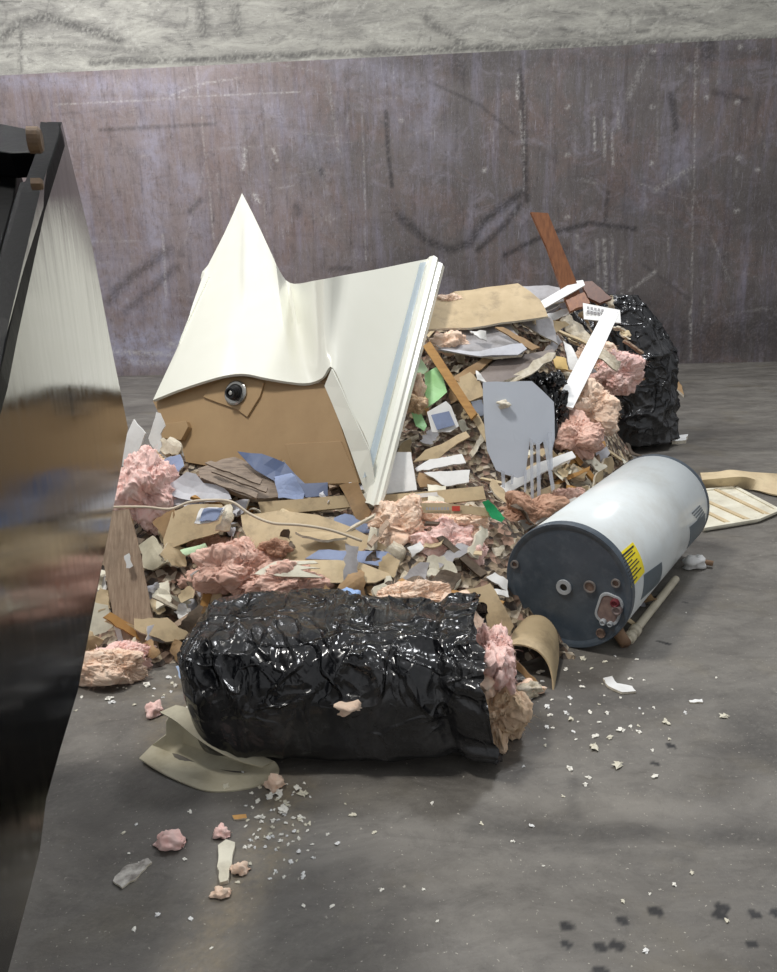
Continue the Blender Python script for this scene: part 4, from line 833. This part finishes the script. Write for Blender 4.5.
S('plasterboard_sheet', 'blue plasterboard strip lying along the front of the large tan sheet', [(305, 559), (319, 550), (350, 551), (388, 552), (399, 561), (395, 568), (378, 566), (340, 561)], (0, -.55, .83), blue, z=3.49, edge=gyp, th=.012, bend=.004)
S('plasterboard_sheet', 'blue plasterboard with torn white edge under the shower unit tip', [(334, 518), (345, 514), (358, 518), (374, 524), (374, 533), (352, 534), (336, 530)], FC, blue, z=3.68, edge=gyp)
S('trim_board', 'tan trim board lying just beneath the brown underside of the shower', [(258, 502), (300, 499), (347, 495), (350, 507), (300, 512), (262, 516)], (0, -.88, .48), tan, z=3.74, th=.03, bend=0, jag=0, cat='board')
S('cardboard_piece', 'brown cardboard wedge hanging under the lowest corner of the shower', [(339, 485), (358, 482), (366, 500), (371, 512), (367, 524), (364, 532), (358, 522), (350, 505)], (-.1, -.85, .4), kraft, z=3.70, th=.008, bend=.01, cat='cardboard')
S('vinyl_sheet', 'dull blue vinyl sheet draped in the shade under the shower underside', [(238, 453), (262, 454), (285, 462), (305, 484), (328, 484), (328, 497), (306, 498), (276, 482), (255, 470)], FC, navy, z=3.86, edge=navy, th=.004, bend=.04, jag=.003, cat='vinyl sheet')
S('vinyl_sheet', 'lighter blue vinyl fold below the draped blue sheet', [(274, 476), (292, 476), (304, 490), (302, 498), (278, 497)], FL, blue, z=3.80, edge=blue, th=.004, bend=.03, jag=.003, cat='vinyl sheet')
S('lath_bundle', 'greyish wooden lath pieces under the left of the shower underside', [(198, 468), (235, 458), (262, 466), (276, 477), (279, 496), (250, 497), (225, 488), (200, 478)], FL, M('greywood', (154, 138, 122), (116, 102, 90), stretch=(3, 14, 3), scale=5, bump=.5, dirt=.2), z=3.88, th=.03, bend=.01, jag=.01, cat='lath')
for k, (dx, dy) in enumerate([(0, 0), (6, 8), (-4, 14)]):
    S('lath_strip', ['upper lath strip on the greyish lath pieces', 'middle lath strip on the greyish lath pieces', 'lower lath strip on the greyish lath pieces'][k], [(205+dx, 463+dy), (211+dx, 461+dy), (262+dx, 479+dy), (260+dx, 484+dy)], FL, M('greywood', (1, 1, 1)), z=3.80-.03*k, th=.01, bend=.004, cat='lath')
S('torn_sheet', 'pale grey torn sheet right of the left pink insulation clump', [(163, 486), (175, 480), (187, 472), (196, 474), (203, 482), (222, 487), (229, 493), (232, 500), (214, 502), (196, 499), (180, 497), (168, 494)], FC, paleg, z=3.78, th=.008, bend=.03, jag=.004, cat='sheet')
S('plasterboard_sheet', 'small blue plasterboard piece above the pale grey torn sheet', [(158, 464), (168, 458), (180, 454), (184, 466), (178, 474), (166, 466)], FC, blue, z=3.92, edge=gyp)
S('torn_plaster', 'crumbly white plaster lump beside the small blue plasterboard piece', [(160, 440), (174, 438), (182, 448), (178, 456), (162, 452)], FC, tint, z=3.98, th=.03, bend=.03, jag=.012, cat='plaster')
S('torn_plaster', 'grey plaster fragment below the small blue plasterboard piece', [(168, 496), (185, 494), (200, 500), (190, 508), (172, 506)], FC, paleg, z=3.80, th=.02, jag=.01, cat='plaster')
S('cardboard_piece', 'folded tan cardboard box side in the left middle of the pile', [(172, 512), (188, 505), (222, 504), (226, 520), (218, 532), (186, 542), (164, 550), (163, 540)], (.05, -.75, .62), tan, z=3.66, th=.008, bend=.01, cat='cardboard')
S('cardboard_piece', 'darker folded cardboard flap joined left of the folded box side', [(152, 522), (173, 508), (174, 514), (164, 540), (160, 532)], (-.4, -.7, .5), kraft, z=3.68, th=.008, bend=.004, cat='cardboard')
g = S('white_card', 'white edged card with a blue centre on the folded box side', [(194, 523), (201, 508), (225, 507), (218, 520), (206, 523)], FC, white, z=3.56, edge=gyp, th=.01, bend=0, cat='card')
S('blue_square', 'blue face', [(199, 521), (204, 508.5), (223, 508), (216, 520)], FC, blue, z=3.553, th=.004, bend=0, jag=.004, parent=g)
S('torn_plaster', 'pale curled plaster paper right of the blue centred card', [(222, 506), (230, 503), (234, 515), (228, 529), (215, 530), (222, 520)], FC, tint, z=3.58, bend=.03, jag=.006)
S('white_board', 'thin white splinter strip below the folded box side', [(190, 552), (205, 549), (240, 562), (238, 568), (215, 563)], FC, paleg, z=3.58, th=.01)
S('white_board', 'pale green-white strip under the folded box side edge', [(180, 550), (205, 543), (208, 548), (186, 556)], FC, M('pale_green', (200, 228, 188)), z=3.60, th=.01)
S('torn_sheet', 'cream sheet curling down right of the leaning wooden board', [(138, 545), (152, 535), (166, 556), (168, 562), (152, 570), (142, 567)], LF, M('cream_grey_sheet', (1, 1, 1)), z=3.60, bend=.03, cat='sheet')
g = S('wooden_board', 'weathered wooden board leaning on the left end of the pile', [(101, 548), (107, 512), (128, 509), (136, 540), (143, 575), (159, 650), (150, 658), (121, 659)], (.1, -.93, .42), oldwood, z=3.38, th=.035, bend=0, jag=0, cat='board')
S('white_paint_strip', 'chipped white paint along one edge', [(113, 620), (118, 617), (126, 655), (121, 657)], (.1, -.93, .42), white, z=3.34, th=.003, bend=0, jag=.002, parent=g)
S('white_paint_strip', 'small white paint patch', [(124, 556), (129, 553), (133, 566), (126, 568)], (.1, -.93, .42), white, z=3.365, th=.003, bend=0, jag=.006, parent=g)
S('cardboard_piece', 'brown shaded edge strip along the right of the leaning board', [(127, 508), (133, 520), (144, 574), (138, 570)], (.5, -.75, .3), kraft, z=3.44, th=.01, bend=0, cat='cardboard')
S('white_board', 'cream board resting on the floor behind the leaning board', [(78, 640), (88, 600), (108, 605), (118, 650), (95, 656)], (-.1, -.8, .5), creamp, z=3.42, th=.015, cat='board')
S('cardboard_piece', 'tan torn card over the cream board at the far left', [(92, 598), (100, 588), (108, 590), (110, 608), (98, 612)], FC, tan, z=3.46, cat='cardboard')
S('white_board', 'white sheet scrap showing between bucket and leaning board', [(94, 590), (98, 566), (104, 572), (106, 590), (98, 596)], FC, white, z=3.55, cat='board')
S('white_board', 'white perforated panel poking up left of the shower underside', [(122, 466), (126, 438), (133, 419), (144, 433), (138, 450), (128, 466)], (-.3, -.9, .3), white, z=4.1, th=.01, bend=.01, cat='board')
S('white_board', 'white bracket shaped scrap standing by the shower left corner', [(148, 438), (156, 412), (160, 413), (165, 426), (160, 434), (162, 450), (156, 454)], (-.1, -.9, .3), white, z=4.15, th=.01, cat='board')
S('cardboard_piece', 'tan card behind the left pink insulation clump', [(120, 472), (135, 466), (140, 485), (122, 490)], FC, tan2, z=3.98, cat='cardboard')
S('plasterboard_sheet', 'small blue plasterboard chip on the floor left of the front bag', [(176, 667), (195, 664), (196, 676), (180, 679)], FL, M('pale_blue', (158, 178, 206), (140, 160, 190)), z=3.14, edge=gyp)
tube('electric_cable', smoothpts([P(x, y, z) for x, y, z in [(96, 508, 3.5), (118, 507, 3.47), (145, 507, 3.45), (170, 509, 3.5), (190, 502, 3.52), (212, 500, 3.54), (232, 502, 3.5), (250, 514, 3.48), (272, 523, 3.45), (300, 525, 3.42), (330, 530, 3.42), (362, 541, 3.42)]], 6), .006, wire, 'thin off-white cable trailing over the left half of the pile', 'cable')
# right side floor pieces
g = S('lattice_panel', 'cream coffered panel lying on the floor right of the heater', [(700, 494), (735, 491), (778, 514), (757, 523), (703, 532)], (0, 0, 1), creamp, z=None, lift=0, th=.02, bend=0, jag=0, cat='panel')
def bar_on_floor(name, a, b, w, h0, hgt, mat, parent):
    A1_, B1_ = onfloor(*a), onfloor(*b); d = (B1_-A1_); L = d.length; d.normalize(); s = Vector((-d.y, d.x, 0))
    v_, f_ = box_pts((A1_+B1_)/2+Vector((0, 0, h0)), d, s, Vector((0, 0, 1)), L, w, hgt); return mk(name, v_, f_, mat, parent)
for a, b in [((700, 494), (735, 491)), ((735, 491), (778, 514)), ((778, 514), (757, 523)), ((757, 523), (703, 532)), ((702, 514), (728, 527)), ((704, 504), (748, 524)), ((715, 493), (768, 519))]:
    bar_on_floor('moulding', a, b, .03, .024, .014, creamp if b[0] not in (748, 768, 728) else tan2, g)
T1 = HH([(700, 474, .10), (718, 473, .10), (730, 471, .12), (750, 473, .10), (777, 474, .10), (800, 476, .10)]); T2 = HH([(702, 480, .08), (720, 479, .09), (742, 477, .10), (760, 482, .06), (780, 484, .04), (802, 486, .04)]); T3 = HH([(704, 488, .01), (722, 489, .01), (745, 488, .01), (757, 491, .01), (777, 496, .01), (804, 497, .01)])
vs, fs = grid_geo([T1, T2, T3], .01); props(mk('curled_sheet', vs, fs, tan2, smooth=True), 'long curled tan sheet on the floor behind the coffered panel', 'curled sheet')
def floorflat(name, label, poly, mat, th=.006, cat='scrap', h=.0):
    v_, f_, m_ = slab_geo([onfloor(x, y, th+h) for x, y in poly], Vector((0, 0, 1)), th, .002, .004, seed=len(label)); v_ = [Vector((q.x, q.y, max(q.z, .0005))) for q in v_]
    return props(mk(name, v_, f_, [mat, gyp], None, m_), label, cat)
floorflat('paper_scrap', 'small grey printed paper scrap on the floor at lower left', [(113, 881), (123, 868), (148, 858), (152, 862), (138, 876), (122, 888)], M('printed_scrap', (196, 192, 184), (110, 104, 98), scale=30))
floorflat('plaster_scrap', 'long white plaster strip on the lower floor among the crumbs', [(218, 845), (226, 839), (235, 842), (232, 858), (228, 880), (220, 882), (217, 866)], creamp, .012)
floorflat('plaster_scrap', 'white fluffy scrap on the floor right of the rolled cardboard', [(603, 678), (612, 676), (617, 683), (632, 686), (636, 691), (622, 692), (608, 686)], white, .01)
floorflat('plaster_scrap', 'tiny tan splinter on the floor above the crumbs', [(232, 815), (246, 814), (247, 818), (234, 819)], wood, .006)
floorflat('plaster_scrap', 'white sliver on the floor right of the rolled cardboard below the fluffy scrap', [(689, 700), (702, 699), (703, 702), (690, 702)], white, .006)
floorflat('plaster_scrap', 'small white chip on the floor in front of the coffered panel and black bag', [(672, 436), (688, 434), (686, 440), (672, 441)], white, .03)
floorflat('plaster_scrap', 'tan chip on the floor beside the tall dusty black bag', [(672, 372), (682, 386), (684, 395), (676, 388)], kraft, .03)
for px, py, rx, ry, m_, sd, lb in [(172, 846, 16, 10, pink, 81, 'pink insulation tuft alone on the lower left floor'), (222, 836, 8, 7, pink, 82, 'small pink tuft above the long plaster strip'), (240, 872, 9, 7, peach, 83, 'small peach tuft right of the long plaster strip'),
                               (221, 896, 9, 6, peach, 84, 'small peach tuft below the long plaster strip'), (155, 714, 9, 8, pink, 85, 'small pink tuft just left of the curled cream sheet'), (275, 787, 9, 9, peach, 86, 'small pinkish tuft at the right tip of the curled cream sheet'), (528, 693, 13, 8, peach, 87, 'beige pink tuft on the floor under the rolled cardboard mouth'), (640, 512, 4, 3, gyp, 88, 'tiny white tuft on top of the heater')][:7]:
    p = onfloor(px, py); z_ = (p-CAM).dot(fw); B('insulation_tuft', lb, px, py-ry*.35, rx, ry, m_, z=z_, seed=sd, rough=.24, sub=4)
# ------------------------------------------------------------------ loose scraps over the heap: one prototype of each, copied
def scrap_proto(i, kind, mat, w, l, th, jag, emat, bend):
    pts = []; r = random.Random(500+i); k = r.choice([4, 4, 5, 6])
    for q in range(k):
        an = 2*math.pi*(q+.5)/k + r.uniform(-.25, .25); pts.append(Vector((math.cos(an)*l*r.uniform(.8, 1.15), math.sin(an)*w*r.uniform(.8, 1.15), 0)))
    if kind in ('wood_splinter', 'trim_offcut'): pts = [Vector((-l, -w, 0)), Vector((l*.9, -w*.8, 0)), Vector((l, w*.6, 0)), Vector((-l*.92, w, 0))]
    v_, f_, m_ = slab_geo(pts, Vector((0, 0, 1)), th, bend, jag, seed=900+i)
    me = bpy.data.meshes.new(kind); me.from_pydata([tuple(q) for q in v_], [], f_); me.materials.append(mat); me.materials.append(emat)
    me.polygons.foreach_set('material_index', m_); me.update(); return me
FAM = {
 'plasterboard_scrap': ('broken plasterboard scrap with chalky edges lying loose in the debris pile', 'plasterboard scrap', 'plasterboard scraps in the debris pile', [(tan, gyp), (greyd, gyp), (tan2, gyp), (paleg, gyp), (creamp, gyp)], (.03, .07), (.05, .13), .012, .008, .01, 110),
 'cardboard_scrap': ('torn brown cardboard scrap lying loose in the debris pile', 'cardboard scrap', 'cardboard scraps in the debris pile', [(tan, tan), (kraft, kraft), (tan2, tan2), (grimy, grimy)], (.03, .07), (.05, .12), .005, .006, .03, 90),
 'wood_splinter': ('thin splintered wood strip lying loose in the debris pile', 'wood splinter', 'wood splinters in the debris pile', [(oldwood, oldwood), (wood, wood), (tint, gyp), (grimy, grimy), (tan2, tan2)], (.008, .02), (.08, .2), .012, .003, .006, 100),
 'paper_scrap': ('torn pale paper scrap lying loose in the debris pile', 'paper scrap', 'paper scraps in the debris pile', [(white, white), (paleg, paleg), (creamp, creamp), (tint, tint)], (.02, .05), (.03, .08), .003, .006, .04, 80)}
def hn(x, y):
    e = .03; return Vector((-(heap(x+e, y)-heap(x-e, y))/(2*e), -(heap(x, y+e)-heap(x, y-e))/(2*e), 1)).normalized()
def proj(p):
    d = p-CAM; z = d.dot(fw); return CX+F*d.dot(rt)/z, CY-F*d.dot(up)/z, z
rr = random.Random(77)
def place(me, kind, lab, cat, grp, p, n, spin, sc):
    o = bpy.data.objects.new(kind, me); col.objects.link(o); props(o, lab, cat, grp)
    o.rotation_euler = (n.to_track_quat('Z', 'Y') @ Matrix.Rotation(spin, 3, 'Z').to_quaternion()).to_euler(); o.location = p; o.scale = (sc, sc, sc); return o
AVOID = [(98, 505, 162, 665), (375, 500, 495, 580), (115, 455, 170, 530), (238, 508, 402, 590), (405, 355, 452, 440), (478, 375, 560, 435), (425, 280, 552, 332), (195, 450, 335, 505), (180, 550, 300, 595), (560, 355, 640, 455), (150, 500, 235, 550), (380, 445, 490, 510)]
EXTRA = [(590, 440), (600, 455), (570, 445), (620, 440), (590, 470), (560, 420), (570, 380), (590, 400), (540, 500), (600, 465), (580, 475), (200, 590), (170, 620), (215, 640), (430, 580), (385, 600), (485, 560), (560, 480), (420, 520), (520, 360), (330, 545), (470, 460), (440, 430), (560, 330), (180, 650), (240, 530)]
for kind, (lab, cat, grp, ms, (w0_, w1_), (l0, l1), th, jag, bend, N) in FAM.items():
    protos = [scrap_proto(i*7+len(kind), kind, m1, rr.uniform(w0_, w1_), rr.uniform(l0, l1), th, jag, m2, bend) for i, (m1, m2) in enumerate(ms*3)]
    c = 0
    while c < N:
        if rr.random() < .3: q = rr.choice(EXTRA); px, py = rr.gauss(q[0], 28), rr.gauss(q[1], 22)
        else: px, py = rr.uniform(90, 640), rr.uniform(300, 665)
        z = hit(px, py); p = P(px, py, z)
        if heap(p.x, p.y) < .02 or (480 < px < 600 and py > 535): continue
        if rr.random() < .72 and any(a < px < c and b < py < d for a, b, c, d in AVOID): continue
        n = (hn(p.x, p.y)*1.0 + Vector((rr.gauss(0, .35), rr.gauss(-.15, .35), rr.gauss(0, .3)))).normalized()
        if n.z < .1: n.z = .15; n.normalize()
        place(rr.choice(protos), kind, lab, cat, grp, p + hn(p.x, p.y)*rr.uniform(.0, .05), n, rr.uniform(0, 6.3), rr.uniform(.7, 1.25)); c += 1
# splinters spilled between the heap and the heater, and crumbs on the floor
crm = []
for i in range(8):
    v_, f_ = blob_geo(Vector((0, 0, .45)), (1, .8, .55), 200+i, .5, 2, floor=False); me = bpy.data.meshes.new('plaster_crumb'); me.from_pydata([tuple(q) for q in v_], [], f_); me.materials.append([chalk, chalk, white, creamp][i % 4]); crm.append(me)
for i in range(270):
    r = rr.random()
    if r < .38: px, py = rr.gauss(282, 22), rr.gauss(822, 28)
    elif r < .6: px, py = rr.gauss(180, 50), rr.gauss(690, 14)
    elif r < .85: px, py = rr.gauss(585, 55), rr.gauss(700, 32)
    else: px, py = rr.uniform(60, 770), rr.uniform(670, 960)
    p = onfloor(px, py); s_ = min(.0035+rr.expovariate(1/.0035), .016 if p.y > 2 else .006)
    if p.y < 1.4 or (200 < px < 500 and py < 770): continue
    o = bpy.data.objects.new('plaster_crumb', rr.choice(crm)); col.objects.link(o); o.location = p; o.scale = (s_, s_, s_*.7); o.rotation_euler = (0, 0, rr.uniform(0, 6.3))
    props(o, 'tiny white plaster crumb scattered on the concrete floor', 'plaster crumb', 'plaster crumbs on the floor')

# ------------------------------------------------------------------ light
w = bpy.data.worlds.new('hall'); bpy.context.scene.world = w; w.use_nodes = True
w.node_tree.nodes['Background'].inputs[0].default_value = (.95, .97, 1.0, 1); w.node_tree.nodes['Background'].inputs[1].default_value = .5
def area(loc, aim, size, power, colr=(1, 1, 1)):
    l = bpy.data.lights.new('hall_lamp', 'AREA'); l.size = size; l.energy = power; l.color = colr; l.shape = 'SQUARE'
    o = bpy.data.objects.new('hall_lamp', l); col.objects.link(o); o.location = loc
    o.rotation_euler = (Vector(aim)-Vector(loc)).to_track_quat('-Z', 'Y').to_euler(); return o
area((-2.6, 2.6, 7.5), (0, 4, 0), .9, 370, (1, .97, .92))
area((3.0, 6.5, 7.5), (0.5, 6, 0), 1.2, 330, (.95, .97, 1))
area((-4.5, 8.0, 6.5), (-3, 11.7, 2), 1.5, 290, (.97, .97, 1))
sc = bpy.context.scene
sc.view_settings.view_transform = 'Standard'; sc.view_settings.look = 'None'; sc.view_settings.gamma = 1; sc.view_settings.exposure = 0.0
sc.view_settings.use_curve_mapping = False
